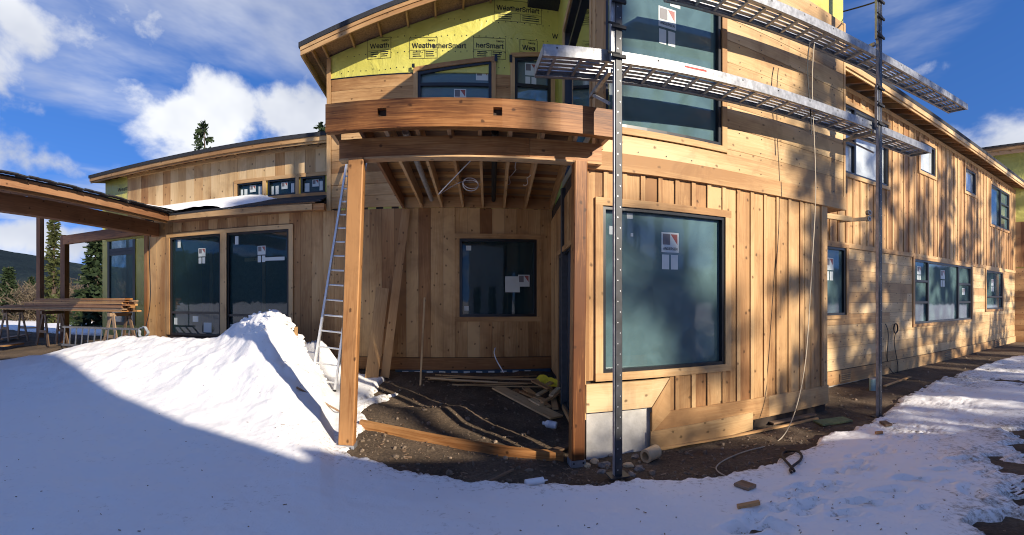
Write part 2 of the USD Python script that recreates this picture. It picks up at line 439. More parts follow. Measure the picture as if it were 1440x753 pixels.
def ground_material(name, a, b, c, bump, rough=.95, scale=1.0):
    n = {'geo': ('geometry', {}), 'n': ('noise_texture', {'scale': 1.3 * scale, 'detail': 8.0, 'roughness': .65}), 'n2': ('noise_texture', {'scale': 28.0 * scale, 'detail': 6.0, 'roughness': .7}),
         'mx': ('math', {'math_type': 'multiply_add', 'value2': .5}), 'hf': ('math', {'math_type': 'multiply', 'value2': .5}), 'r': ('rgb_ramp', {'ramp': [(.32, a), (.5, b), (.68, c)]}),
         'bu': ('bump', {'strength': 1.0, 'distance': bump}), 'p': ('principled_bsdf', {'roughness': rough, 'specular_ior_level': .3})}
    return material(name, n, [('geo.position', 'n.vector'), ('geo.position', 'n2.vector'), ('n.fac', 'hf.value1'), ('n2.fac', 'mx.value1'), ('hf.value', 'mx.value3'), ('mx.value', 'r.fac'), ('r.color', 'p.base_color'),
                              ('n2.fac', 'bu.height'), ('bu.normal', 'p.normal')], 'p.BSDF')


DIRT = ground_material('trampled_dirt', (.048, .034, .022), (.118, .083, .053), (.25, .18, .115), .05)


def snow_material():
    n = {'geo': ('geometry', {}), 'n': ('noise_texture', {'scale': 4.5, 'detail': 8.0, 'roughness': .55}), 'n2': ('noise_texture', {'scale': 55.0, 'detail': 4.0}),
         'ad': ('math', {'math_type': 'multiply_add', 'value2': .22}), 'bu': ('bump', {'strength': .5, 'distance': .05}),
         'dn': ('noise_texture', {'scale': 16.0, 'detail': 8.0, 'roughness': .75}), 'big': ('noise_texture', {'scale': .5, 'detail': 3.0}), 'ds': ('math', {'math_type': 'multiply_add', 'value2': .18}),
         'at': ('attribute', {'attribute': 'grime'}), 'da': ('math', {'math_type': 'multiply_add', 'value2': .27}),
         'r': ('rgb_ramp', {'ramp': [(.795, (.88, .865, .84)), (.89, (.60, .565, .52)), (1.0, (.19, .15, .11))]}),
         'p': ('principled_bsdf', {'roughness': .75, 'specular_ior_level': .25})}
    return material('old_snow', n, [('geo.position', 'n.vector'), ('geo.position', 'n2.vector'), ('n2.fac', 'ad.value1'), ('n.fac', 'ad.value3'), ('ad.value', 'bu.height'), ('bu.normal', 'p.normal'),
                                    ('geo.position', 'dn.vector'), ('geo.position', 'big.vector'), ('big.fac', 'ds.value1'), ('dn.fac', 'ds.value3'), ('at.fac', 'da.value1'), ('ds.value', 'da.value3'), ('da.value', 'r.fac'), ('r.color', 'p.base_color')], 'p.BSDF')


SNOW = snow_material()


def leaf_material(name, a, b, trans=.25):
    n = {'oi': ('geometry', {}), 'r': ('rgb_ramp', {'ramp': [(0, a), (1, b)]}), 'd': ('principled_bsdf', {'roughness': .6, 'specular_ior_level': .25}), 't': ('translucent_bsdf', {}), 'm': ('mix_closure', {'fac': trans})}
    return material(name, n, [('oi.random_per_island', 'r.fac'), ('r.color', 'd.base_color'), ('r.color', 't.color'), ('d.BSDF', 'm.closure1'), ('t.BSDF', 'm.closure2')], 'm.closure')


NEEDLE = leaf_material('spruce_needles', (.035, .055, .022), (.085, .105, .04))
NEEDLE_Y = leaf_material('sunlit_tint_needles', (.07, .08, .025), (.15, .15, .055))  # lighter, yellower needles: sunlight put into the colour
TWIG = leaf_material('bare_twigs', (.11, .085, .055), (.20, .165, .10), .1)
BARK = plain('bark', (.075, .05, .035), .9, vary=.4, scale=14, bump=.01)

# ------------------------------------------------------------------ the ground: dirt and the snow that lies on it
_c = np.array([(-1.2, 5.46, 0.0), (1.6, 5.4, -.24), (.2, 4.75, -.2), (-.8, 9.7, .30), (1.8, 9.7, .28), (2, 8, .02), (0, 7.5, .03), (3, 5.4, -.24), (6, 5.5, -.15), (6.4, 4.75, -.17), (1.9, 4.7, -.16), (9, 6.7, -.06), (14, 6.7, -.03),
               (18.5, 6.7, 0), (10, 4.9, -.1), (16, 4.9, 0), (0, 3.3, -.05), (3, 2.5, -.06), (-3, 3.5, 0), (-6, 4, .05), (-8.8, 6, .3), (-10, 4, .2), (-4, 8, .25), (-2.3, 8, .14), (-3, 9.5, .35), (-7, 9, .45), (-9, 9, .45),
               (-12, 11, .45), (-15, 13, .42), (-20, 12, .42), (-25, 20, .25), (-14, 20, .3), (0, 14, .3), (10, 12, .1), (20, 14, 0), (20, 4, 0), (15, 2, 0), (30, 10, 0), (0, 1, 0), (8, 1, 0), (-8, 1, .1), (-30, 8, .3), (-30, 35, .1), (0, 45, 0), (30, 35, 0)])
_rbf = RBFInterpolator(_c[:, :2], _c[:, 2], smoothing=.02, kernel='linear')
_rx = np.array([-80, 0, 60, 100, 150, 190, 220, 240, 270, 300, 318, 335, 352, 366, 378, 390, 402, 412, 424, 440, 470])
_rd = np.array([5.2, 6.05, 6.7, 7.2, 7.7, 8.0, 8.1, 8.1, 8.15, 8.2, 8.2, 8.2, 8.15, 8.1, 8.1, 8.1, 8.2, 8.3, 8.3, 8.2, 8.0])
_rz = np.array([.2, .35, .55, .68, .82, .93, .96, .93, .92, .95, 1.07, 1.22, 1.36, 1.45, 1.47, 1.42, 1.30, 1.14, .90, .60, .22])
_rp = (_rx - 630) / 650
_rf = np.linspace(_rp[0], _rp[-1] + .25, 300)
_zf = np.interp(_rf, _rp, _rz); _df = np.interp(_rf, _rp, _rd / np.cos(_rp))


def _soft(a, k):
    w = np.exp(-np.linspace(-2.5, 2.5, 2 * k + 1) ** 2); w /= w.sum()
    return np.convolve(np.pad(a, k, mode='edge'), w, 'valid')


_r0, _rs, _df = _soft(_zf, 8), _soft(_zf, 46), _soft(_df, 10)



def base_height(u, d):
    sh = u.shape
    return _rbf(np.stack([u.ravel(), d.ravel()], 1)).reshape(sh)


def mound(u, d):
    r, ph = np.hypot(u, d), np.arctan2(u, d)
    rr = np.interp(ph, _rf, _df); zr = np.interp(ph, _rf, _r0)
    fade = np.clip((_rp[-1] - ph) / .03, 0, 1) * np.clip((ph + 1.25) / .1, 0, 1)
    return rr, zr, fade, rr - r


def pix_poly(pts):
    out = []
    for x, y, z in pts:
        r = (EYE - z) * 650 / (y - 423)
        out.append((r * (x - 720) / 650, r))
    return out


_dirt = [(494, 642, 0), (530, 655, -.1), (560, 665, -.15), (640, 683, -.2), (740, 692, -.2), (830, 691, -.2), (900, 684, -.2), (960, 685, -.2), (1009, 677, -.18), (1065, 660, -.17), (1110, 645, -.16), (1138, 632, -.16), (1146, 621, -.16),
         (1200, 604, -.15), (1240, 588, -.14), (1247, 572, -.12), (1277, 551, -.1), (1331, 529, -.05), (1387, 510, -.02), (1440, 498, 0), (1500, 480, 0)]
_poly = pix_poly(_dirt)
_back = [plan((u, d, 0))[:2] for u, d in ((30, 14), (8, 14), (0, 14), (-2.3, 14), (-2.4, 9.75), (-1.9, 9.3), (-1.25, 9.0))]
_edge = pix_poly([(518, 556, .2), (560, 549, .2), (534, 562, .15), (512, 580, .08), (520, 600, .03), (500, 622, 0)])
DIRT_POLY = shapely.Polygon(_poly + [tuple(b) for b in _back] + _edge).buffer(0)
PORCH_POLY = shapely.Polygon([tuple(plan((u, d, 0))[:2]) for u, d in ((-40, 6.1), (-12, 6.1), (-8.9, 6.2), (-7.8, 7.45), (-6.7, 8.3), (-6.0, 9.0), (-3.0, 9.2), (-2.5, 9.3), (-2.5, 14), (-6, 14), (-6, 15), (-12, 13), (-16, 12.6), (-40, 12.6))]).buffer(0)


def signed(poly, X, Y):
    shapely.prepare(poly)
    p = shapely.points(X.ravel(), Y.ravel())
    return (np.where(shapely.contains_xy(poly, X.ravel(), Y.ravel()), 1, -1) * shapely.distance(p, poly.boundary)).reshape(X.shape)


def fb(X, Y, s, o=4, seed=0):
    return meshkit.fbm(np.stack([X * s, Y * s, np.full_like(X, 3.7)], -1), o, seed) - .5


def dirt_height(X, Y):
    u, d = unplan(X, Y)
    z = base_height(u, d)
    near = np.clip((22 - Y) / 10, 0, 1)
    rut = np.exp(-((d - 7.2 - .15 * np.sin(u * 3)) / .28) ** 2) * np.exp(-((u + .35) / .9) ** 2) * .13
    return z + near * (.10 * fb(X, Y, 1.3, 4, 3) + .05 * fb(X, Y, 7, 3, 5)) + rut


STEPS = []
for px, py, ang, big in ((1052, 745, .3, 1.25), (1078, 742, -.7, 1.25), (1128, 708, .2, .8), (1143, 708, -.2, .8), (1132, 719, .6, 1.1), (1160, 688, -.6, 1.0), (1178, 681, -.3, .7), (1184, 664, -.4, .9), (1210, 656, -.5, .8), (1120, 686, .1, .7), (1134, 680, .1, .6),
                         (1276, 612, -.4, .8), (1240, 625, -.3, .5), (1262, 603, .2, .45), (1195, 636, .3, .45), (1214, 650, .3, .35), (1342, 683, .2, .7), (1366, 700, .9, 1.1), (1300, 720, .2, .5), (1385, 665, .3, .7), (1400, 640, .1, .9), *[(1045 + 14 * k + 9 * math.sin(k * 2.4), 738 - 7.6 * k + 6 * math.cos(k * 1.7), .5 * math.sin(k), .75) for k in range(19)], *[(1180 + 12 * k, 728 - 5.5 * k + 7 * math.sin(k * 2.1), .4 * math.cos(k), .8) for k in range(16)]):
    r = (EYE + .03) * 650 / (py - 423)
    STEPS.append((r * (px - 720) / 650, r, ang, big))


def snow_height(X, Y, zd):
    u, d = unplan(X, Y)
    rr, zr, fade, dl = mound(u, d)
    zr = zr + (np.interp(np.arctan2(u, d), _rf, _rs) - zr) * np.clip((dl - .1) / 1.3, 0, 1)
    z0 = base_height(u, d)
    lump = .34 * fb(X, Y, 1.15, 5, 11) * np.clip(1 - np.abs(dl) / 4, .25, 1) + .05 * fb(X, Y, 4.5, 4, 12)
    g = np.where(dl > 0, np.exp(-(dl / 2.2) ** 2), np.exp(-(dl / .55) ** 2))
    peak = np.clip((zr - 1.0) / .5, 0, 1)
    g = np.where(dl > 0, np.exp(-(dl / (2.3 - .45 * peak)) ** 2), g)
    hill = np.maximum(zr - z0, 0) * fade * g
    chunk = .26 * np.clip(peak + .25 * (zr > .8), 0, 1) * fade * np.exp(-(dl / .8) ** 2) * np.abs(fb(X, Y, 3.2, 4, 17)) * 2
    bank2 = .62 * np.exp(-((d - 9.15) / .3) ** 2) * np.clip((-2.05 - u) / .5, 0, 1) * np.clip((u + 3.6) / .5, 0, 1)
    z = z0 + .07 + hill + chunk + np.maximum(bank2 + fb(X, Y, 3, 3, 31) * .2 * (bank2 > .02), 0) + lump * np.clip(.35 + hill, .35, 1.0) + .10 * fb(X, Y, .6, 3, 21) + .22 * np.abs(fb(X, Y, 2.1, 5, 51)) * np.clip(hill * 2.5, .10, 1) + (.03 + .05 * np.clip(hill * 2, 0, 1)) * fb(X * .6 + Y * .5, Y, 5.5, 4, 52)
    rag = .34 * fb(X, Y, 2.2, 5, 8) + .24 * fb(X, Y, 9, 4, 9)
    sd = np.maximum(signed(DIRT_POLY, X, Y), signed(PORCH_POLY, X, Y)) + rag
    mud = np.clip((X / np.maximum(Y, .5) - .93 + .25 * fb(X, Y, .8, 3, 43)) / .17, 0, 1) * np.clip((Y - 2.6) / 1.0, 0, 1) * np.clip((8.2 - Y) / 1.5, 0, 1)          # trampled, melted patch at the right
    sd = np.maximum(sd, (mud - .95 + 1.4 * fb(X, Y, 3.2, 6, 41)) * .5)
    t = np.clip(sd / .22 + .5, 0, 1); t = t * t * (3 - 2 * t)
    z = z * (1 - t) + (np.minimum(z, zd) - .10) * t
    z += .24 * np.abs(fb(X, Y, 2.6, 4, 71)) * fade * np.exp(-(dl / .7) ** 2) * np.clip((zr - .85) / .3, 0, 1)
    for a, b, ang, k in STEPS:
        c, s = math.cos(ang), math.sin(ang)
        dx, dy = (X - a), (Y - b)
        q = ((dx * c + dy * s) / (.15 * k)) ** 2 + ((dy * c - dx * s) / (.065 * k)) ** 2
        z -= (.075 * np.exp(-q ** 1.5) - .018 * np.exp(-(np.sqrt(q) - 1.45) ** 2 * 6)) * k
    grime = np.clip(1 - (-sd) / .9, 0, 1) ** 1.4
    track = np.clip((X - 2.6) / 3, 0, 1) * np.clip((Y - 3.4) / 1.2, 0, 1) * (.75 + 1.3 * fb(X, Y, .9, 4, 61) + .8 * fb(X, Y, 4, 4, 62))
    z -= .07 * np.clip(track, 0, 1) * np.clip(.5 + 2.5 * fb(X, Y, 4.5, 5, 63), 0, 1)
    grime = np.clip(np.maximum(grime, 1.0 * track) + .8 * np.clip(mud, 0, 1) * (.5 + fb(X, Y, 3, 4, 64)), 0, 1)
    for a, b, ang, k in STEPS:
        grime = np.maximum(grime, .95 * np.exp(-(((X - a) ** 2 + (Y - b) ** 2) / (.13 * k) ** 2)))
    return z, grime, sd


def polar_sheet(nr, nt, r0, r1):
    q = np.linspace(-1, 1, nt); th = 1.16 * q + 1.5 * np.sign(q) * np.maximum(np.abs(q) - .86, 0) ** 2 * 50
    r = r0 * (r1 / r0) ** np.linspace(0, 1, nr)
    T, R = np.meshgrid(th, r)
    i, j = np.meshgrid(np.arange(nr - 1), np.arange(nt - 1), indexing='ij')
    a = i * nt + j
    f = np.stack([a, a + 1, a + nt + 1, a + nt], -1).reshape(-1, 4)
    return R * T, R, f


X, Y, F4 = polar_sheet(330, 430, .5, 48.0)
ZD = dirt_height(X, Y)
usdkit.mesh(stage, '/World/ground', (np.stack([X, Y, ZD], -1).reshape(-1, 3), F4), DIRT, smooth=True)
tag(stage.GetPrimAtPath('/World/ground'), 'dark trampled dirt around the house', 'dirt', kind='structure')
X, Y, F4 = polar_sheet(520, 760, .5, 48.0)
ZDf = dirt_height(X, Y)
ZS, GR, SD = snow_height(X, Y, ZDf)
keep = (SD.reshape(-1)[F4].min(1) < .6)
snow = usdkit.mesh(stage, '/World/snow', (np.stack([X, Y, ZS], -1).reshape(-1, 3), F4[keep]), SNOW, smooth=True)
UsdGeom.PrimvarsAPI(snow).CreatePrimvar('grime', Sdf.ValueTypeNames.FloatArray, 'vertex').Set([float(x) for x in GR.ravel()])
tag(snow.GetPrim(), 'old white snow covering the yard', 'snow', kind='structure')


def ground_z(u, d):
    p = plan((u, d, 0)); return float(dirt_height(np.array([[p[0]]]), np.array([[p[1]]]))[0, 0])


def snow_z(u, d):
    p = plan((u, d, 0)); x, y = np.array([[p[0]]]), np.array([[p[1]]])
    zd = dirt_height(x, y); return float(max(snow_height(x, y, zd)[0][0, 0], zd[0, 0]))


_q = np.linspace(-1, 1, 120)
gx, gy = np.meshgrid(900 * _q * np.abs(_q), 1200 * _q * np.abs(_q))
gz = np.where(gy < 0, -.03, np.where(gy < 3, -.25, -.7)) + 0 * gx
i, j = np.meshgrid(np.arange(119), np.arange(119), indexing='ij'); a = i * 120 + j
usdkit.mesh(stage, '/World/snow_field', (np.stack([gx, gy, gz - .02], -1).reshape(-1, 3), np.stack([a, a + 1, a + 121, a + 120], -1).reshape(-1, 4)), plain('field_snow', (.84, .83, .81), .9, vary=.05, scale=.2), smooth=True)
tag(stage.GetPrimAtPath('/World/snow_field'), 'flat snow field stretching to the hills', 'snow field', kind='structure')

# ------------------------------------------------------------------ the house
house = thing('house', 'large cedar house under construction with board walls, black windows and yellow wrap', 'house', (0, 9.8, 0))


def sticker(win, W, s, z, n, w=.30, strips=True, text=True):
    """The maker's paper: a white card with a red and grey emblem and lettering, two strips of paper under it."""
    h = w * 1.02
    MB().wbox(W, s - w / 2, s + w / 2, n, n + .002, z - h / 2, z + h / 2, step=.1).build('paper_label', PAPER, win)
    a = w * .42
    MB().wbox(W, s - a, s - .01 * w, n + .002, n + .004, z - .12 * h, z + .42 * h, step=.1).build('printed_emblem', LOGO_GREY, win)
    tri = [(.02 * w, -.12 * h), (a, -.12 * h), (.02 * w, .42 * h)]
    m = MB(); P = [W(s + x, n + .004, z + y) for x, y in tri]; m.add(P, [[0, 1, 2]])
    P = [W(s + x, n + .003, z + y) for x, y in ((.02 * w, .42 * h), (a, -.12 * h), (a, .42 * h))]; m2 = MB(); m2.add(P, [[0, 1, 2]])
    m2.build('printed_emblem', LOGO_RED, win)
    m.build('printed_emblem', PAPER, win)
    if text:
        t = meshkit.text_mesh('ANDERSEN', .13 * h, .001, bold=True); tw = t.bounds[1][0] - t.bounds[0][0]
        t.apply_scale([.82 * w / tw, 1, 1]); v = np.asarray(t.vertices)
        MB().add([W(s - .41 * w + x, n + .003 + y2, z - .38 * h + y) for x, y, y2 in v], t.faces).build('lettering', INK, win)
    if strips:
        for q in (-.47, .05):
            MB().wbox(W, s + q * w, s + (q + .40) * w, n, n + .002, z - h * 1.35, z - h * .62, step=.2).build('paper_label', PAPER, win)


def window(parent, W, s0, s1, z0, z1, pane=GLASS, trim=.09, mull=(), rails=(), n=.02, fr=.05, zt=None, stick=None, tn=.028, sides='lrtb', label=None, trim_mat=TRIM):
    """z1 may be (at s0, at s1). rails: (s0, s1, z) bars; mull: upright bars."""
    za, zb = z1 if isinstance(z1, tuple) else (z1, z1)
    zat = lambda s: za + (zb - za) * (s - s0) / (s1 - s0)
    m = MB()
    m.wbox(W, s0, s1, -.10, n, z0, z0 + fr).wbox(W, s0, s1, -.10, n, (za - fr, zb - fr), (za, zb))
    m.wbox(W, s0, s0 + fr, -.10, n, z0 + fr, zat(s0 + fr) - fr, grain='z').wbox(W, s1 - fr, s1, -.10, n, z0 + fr, zat(s1 - fr) - fr, grain='z')
    win = m.build('window', BLACK, parent, label=label)
    for c in mull:
        MB().wbox(W, c - fr * .6, c + fr * .6, -.09, n - .003, z0 + fr, zat(c) - fr, grain='z').build('mullion', BLACK, win)
    for a, b, z in rails:
        MB().wbox(W, a, b, -.09, n - .006, z - fr * .55, z + fr * .55).build('rail', BLACK, win)
    g = MB(); k = max(3, int((s1 - s0) / .06))
    ss = np.linspace(s0 + fr * .5, s1 - fr * .5, k)
    v = [W(s, -.035, z) for s in ss for z in (z0 + fr * .5, zat(s) - fr * .5)]
    g.add(v, [[2 * q, 2 * q + 2, 2 * q + 3, 2 * q + 1] for q in range(k - 1)])
    g.build('pane', pane, win, smooth=True)
    t = trim
    for c in sides:
        b = MB()
        if c == 't': b.wbox(W, s0 - t, s1 + t, .002, n + tn, (za, zb), (za + t, zb + t))
        if c == 'b': b.wbox(W, s0 - t, s1 + t, .002, n + tn, z0 - t, z0)
        if c == 'l': b.wbox(W, s0 - t, s0, .002, n + tn - .002, z0 + .001, za - .001, grain='z')
        if c == 'r': b.wbox(W, s1, s1 + t, .002, n + tn - .002, z0 + .001, zb - .001, grain='z')
        b.build('trim_board', trim_mat, win)
    for q in stick or ():
        sticker(win, W, q[0], q[1], -.034, q[2] if len(q) > 2 else .30, *(q[3:]))
    return win


def small_papers(win, W, lst, n=-.034):
    for s, z, w, h in lst:
        MB().wbox(W, s - w / 2, s + w / 2, n, n + .002, z - h / 2, z + h / 2, step=.2).build('paper_label', PAPER, win)


def hole(s0, s1, z0, z1, t=0.0):
    return (s0 - t, s1 + t, z0 - t, z1 + t)


# --- the bay, ground floor: boards and battens
D_BAY = 5.65
B = front(D_BAY); b0, b1 = 1.72, 6.0
bw = (U(845.5, D_BAY), U(1016.5, D_BAY), .87, 3.02)
bay = sheath('bay_wall', CORE, house, B, b0, b1, -.25, 3.72, [bw])
upright_boards(bay, B, b0 + .01, b1 - .12, .255, .29, 3.50, CEDAR, [hole(*bw, .10), (b0, 2.92, .29, .78)], batten=.062, n0=.02, alt=CEDAR_RED)
w = window(bay, B, *bw, trim=.10, n=.05, fr=.045, stick=[(U(944, D_BAY), Zz(944, 341, D_BAY), .27)])
small_papers(w, B, [(U(887, D_BAY), Zz(887, 303.5, D_BAY), .085, .075), (U(861, D_BAY), Zz(861, 323.5, D_BAY), .06, .11), (U(890, D_BAY), Zz(890, 330, D_BAY), .035, .045)])
for a, b, c in ((U(1132, 5.6), U(1141, 5.6), .055), (b1 - .11, b1, .06)):
    MB().wbox(B, a, b, .02, c, .285, 3.48, grain='z').build('corner_board', TRIM, bay)
# skirt with the step up at the left
u_st = U(938, D_BAY)
MB().wbox(B, u_st - .27, U(1080, 5.6), .03, .075, -.02, .30).build('skirt_board', TRIM, bay)
MB().wbox(B, U(1080, 5.6) + .003, b1 + .02, .03, .075, -.02, .30).build('skirt_board', TRIM, bay)
MB().wbox(B, u_st - .29, U(1056, 5.6), .077, .10, (-.22, -.16), (.06, .10)).build('skirt_board', PINE, bay)
m = MB()
m.wbox(B, b0, u_st - .27, .03, .08, .38, .74).wbox(B, u_st - .27, u_st - .003, .03, .08, .38, (.74, .75))
m.build('skirt_board', PINE, bay)
m = MB(); P = [(u_st - .27, .30), (u_st - .27, .10), (u_st - .04, .30), (u_st - .002, .30), (u_st - .002, .745), (u_st - .27, .38)]
P = [(u_st - .27, .05), (u_st + .0, .29), (u_st + .0, .745), (u_st - .27, .375)]
m.sweep([[B(x, nn, z) for x, z in P] for nn in (.079, .10)]).build('skirt_board', TRIM, bay)
MB().wbox(B, b0 + .02, u_st - .2, -.1, .015, -.5, .38).build('foundation', CONC, bay)
MB().wbox(B, u_st - .2, b1 - .12, -.5, -.24, -.5, -.03).build('foundation', CONC, bay)
MB().wbox(B, b0, b1 + .47, .012, .105, 3.465, 3.70).build('band_board', TRIM, bay)

# --- the bay, upper floor: level planks, wrap above
D_UP = 5.62
UB = front(D_UP); p0, p1 = 1.90, 6.46
uw = (U(849, D_UP), U(1012, D_UP), 4.04, 6.07)
up = sheath('upper_bay_wall', WRAP, house, UB, p0, p1, 3.48, 8.1, [uw])
level_planks(up, UB, p0 + .0, p1 - .05, .305, 3.70, 6.90, PINE, [hole(*uw, .10)], n0=.03, joints=0)
w = window(up, UB, *uw, trim=.085, n=.05, fr=.05, stick=[(U(940, D_UP), Zz(940, 24, D_UP), .27)])
small_papers(w, UB, [(U(951, D_UP), Zz(951, 5, D_UP), .16, .08)])
MB().wbox(UB, p1 - .05, p1, .028, .062, 3.70, 6.90, grain='z').build('corner_board', TRIM, up)
MB().wbox(UB, p0 - .06, p0 + .035, .055, .08, 3.72, 7.4, grain='z').build('corner_board', TRIM, up)
SR = Wall((p1, D_UP), (p1, 9.0), out=(1, 0))
sheath('side_wall', WRAP, house, SR, 0.001, 3.3, 3.48, 8.1, n0=-.12, n1=-.002)
SB = Wall((b1, D_BAY), (b1, 9.0), out=(1, 0))
sheath('side_wall', CORE, house, SB, 0.001, 3.3, -.25, 3.46, n0=-.12, n1=-.002)
MB().bar((b1 + .02, 6.2, 3.475), (p1, 6.2, 3.475), 1.1, .016).build('soffit_panel', CEDAR_RED, house)
MB().bar((1.7, 7.7, 8.17), (6.6, 7.7, 8.17), 4.5, .12).build('roof', ROOF, house)

# --- side walls of the recess (lower and upper)
D_BK = 9.8
SL = Wall((b0, D_BAY), (2.24, D_BK), out=(-1, 0)); L = SL.L
dr = (.25, 2.55, .05, 2.62)
sl = sheath('recess_wall', CORE, house, SL, .005, L, -.3, 3.75, [dr], n1=-.004)
upright_boards(sl, SL, .01, L - .01, .26, .32, 3.52, CEDAR, [hole(*dr, .08)], n0=.0)
w = window(sl, SL, *dr, pane=GLASS_D, trim=.08, mull=[1.4], n=.03)
small_papers(w, SL, [(1.0, 1.8, .16, .22), (.6, 1.5, .12, .3)])
SU = Wall((p0, D_UP), (2.38, D_BK), out=(-1, 0)); LU = SU.L
sw = (.35, LU - 1.25, 4.1, 6.95)
su = sheath('upper_recess_wall', WRAP, house, SU, .005, LU, 3.75, 8.1, [sw], n1=-.004)
window(su, SU, *sw, pane=GLASS, trim=.14, rails=[(sw[0], sw[1], 6.4)], n=.03, fr=.07)
MB().wbox(SU, .01, .2, .0, .045, 3.75, 7.4, grain='z').build('corner_board', TRIM, su)

# --- back wall of the recess and the wing's wall: one line of upright boards
W8 = front(D_BK); c0, c1 = -7.53, 2.30
kw = (U(646, D_BK), U(754.5, D_BK), 1.455, 3.115)
lw1 = (U(240, D_BK), U(311.5, D_BK), .93, 3.41)
lw2 = (U(320, D_BK), U(407, D_BK), .93, 3.41)
bk = sheath('recess_back_wall', CORE, house, W8, c0, c1, -.1, 4.0, [kw, lw1, lw2])
upright_boards(bk, W8, c0 + .13, c1 - .06, .262, .60, lambda s: 3.76 if s > -2.62 else 3.9, CEDAR, [hole(*kw, .10), (lw1[0] - .1, lw2[1] + .1, .6, 3.53)], n0=.0, alt=CEDAR_RED)
w = window(bk, W8, *kw, pane=GLASS_D, trim=.10, n=.03, fr=.055)
small_papers(w, W8, [(U(721, D_BK), Zz(721, 400, D_BK), .32, .62 * .55), (U(659, D_BK), Zz(659, 349, D_BK), .11, .10), (U(656, D_BK), Zz(656, 434, D_BK), .10, .10)])
sticker(w, W8, U(737, D_BK), Zz(737, 395, D_BK), -.033, .25, False, False)
for q, (lo, hi) in enumerate(((lw1[0], lw1[1]), (lw2[0], lw2[1]))):
    w = window(bk, W8, lo, hi, .93, 3.41, pane=GLASS_D, trim=.10, n=.03, fr=.05, rails=[(lo, hi, Zz(lo and (270 if q == 0 else 360), 440 if q == 0 else 444, D_BK))], sides='tl' if q == 0 else 'tr', label=None)
    xs = (283, 367)[q]; ys = (355, 352)[q]
    sticker(w, W8, U(xs, D_BK), Zz(xs, ys, D_BK), -.034, .20, True, False)
    small_papers(w, W8, [(U(251 + 81 * q, D_BK), Zz(251 + 81 * q, 343 - 5 * q, D_BK), .09, .2)] + ([(U(246, D_BK), Zz(246, 452, D_BK), .1, .17), (U(274, D_BK), Zz(274, 449, D_BK), .16, .14), (U(291, D_BK), Zz(291, 461, D_BK), .22, .24)] if q == 0 else [(U(325, D_BK), Zz(325, 462, D_BK), .1, .2), (U(385, D_BK), Zz(385, 364, D_BK), .5, .08)]))
MB().wbox(W8, lw1[1], lw2[0], .002, .07, .80, 3.41, grain='z').build('mullion_post', TRIM, bk)
MB().wbox(W8, c0, c0 + .12, .0, .05, .60, 3.9, grain='z').build('corner_board', CEDAR_RED, bk)
MB().wbox(W8, lw2[1] + .1, c1 - .05, .022, .06, .34, .59).build('skirt_board', CEDAR_RED, bk)
MB().wbox(W8, c0, lw2[1] + .1, .0, .06, .55, .82).build('skirt_board', BEAM, bk)
MB().wbox(W8, U(556, D_BK), c1 - .1, .03, .05, .20, .335).build('flashing', TEAL, bk)
for k in range(11):
    s = U(566, D_BK) + k * .26
    MB().wbox(W8, s, s + .13, .051, .053, .26, .31).build('printed_mark', PAPER, bk)
MB().wbox(W8, U(545, D_BK), U(553, D_BK), .022, .07, Zz(549, 475, D_BK), Zz(549, 466, D_BK)).build('outlet_box', CEDAR_RED, bk)

# --- main upper wall with the yellow wrap under the raked roof
EAVE_U, RISE = -3.02, .30
top_z = lambda u: 7.12 + RISE * (u - EAVE_U)
g1 = (U(587.5, D_BK), U(691, D_BK), 4.4, 6.75)
g2 = (U(723.5, D_BK), U(774, D_BK), 4.4, 7.02)
gz1 = (6.64, 6.89); gz2 = (6.98, 7.09)
gb = sheath('gable_wall', WRAP, house, W8, -2.6, 2.42, 3.76, lambda s: top_z(s) - .12, [(g1[0], g1[1], 4.4, 6.64), (g2[0], g2[1], 4.4, 6.98)])
level_planks(gb, W8, -2.52, 2.3, .256, 3.80, 6.61, CEDAR, [(g1[0] - .09, g1[1] + .09, 4.3, 7), (g2[0] - .09, 2.45, 4.3, 7.2)], n0=.012)
MB().wbox(W8, -2.54, g1[0] - .1, .0, .04, 6.612, 6.635).build('drip_flashing', BLACK, gb)
window(gb, W8, g1[0], g1[1], 4.4, gz1, trim=.09, n=.04, fr=.06, rails=[(g1[0], g1[1], 6.38)], stick=[(U(678, D_BK), 6.63, .26, False, False), (U(647, D_BK), 6.17, .26, False, False)])
window(gb, W8, g2[0], g2[1], 4.4, gz2, trim=.09, n=.04, fr=.06, rails=[(g2[0], g2[1], 6.42)], stick=[(U(747, D_BK), 6.8, .26, True, False)])
MB().wbox(W8, -2.62, -2.53, .0, .05, 3.76, top_z(-2.6) - .14, grain='z').build('corner_board', TRIM, gb)
for ur in ((g1[0] - .09), (g1[1] + .09), (g2[0] - .09)):
    MB().wbox(W8, ur - .03, ur + .03, .066, .08, 6.72 if ur < 0 else 6.86, 6.80 if ur < 0 else 7.02).build('flashing_tape', BLACK, gb)


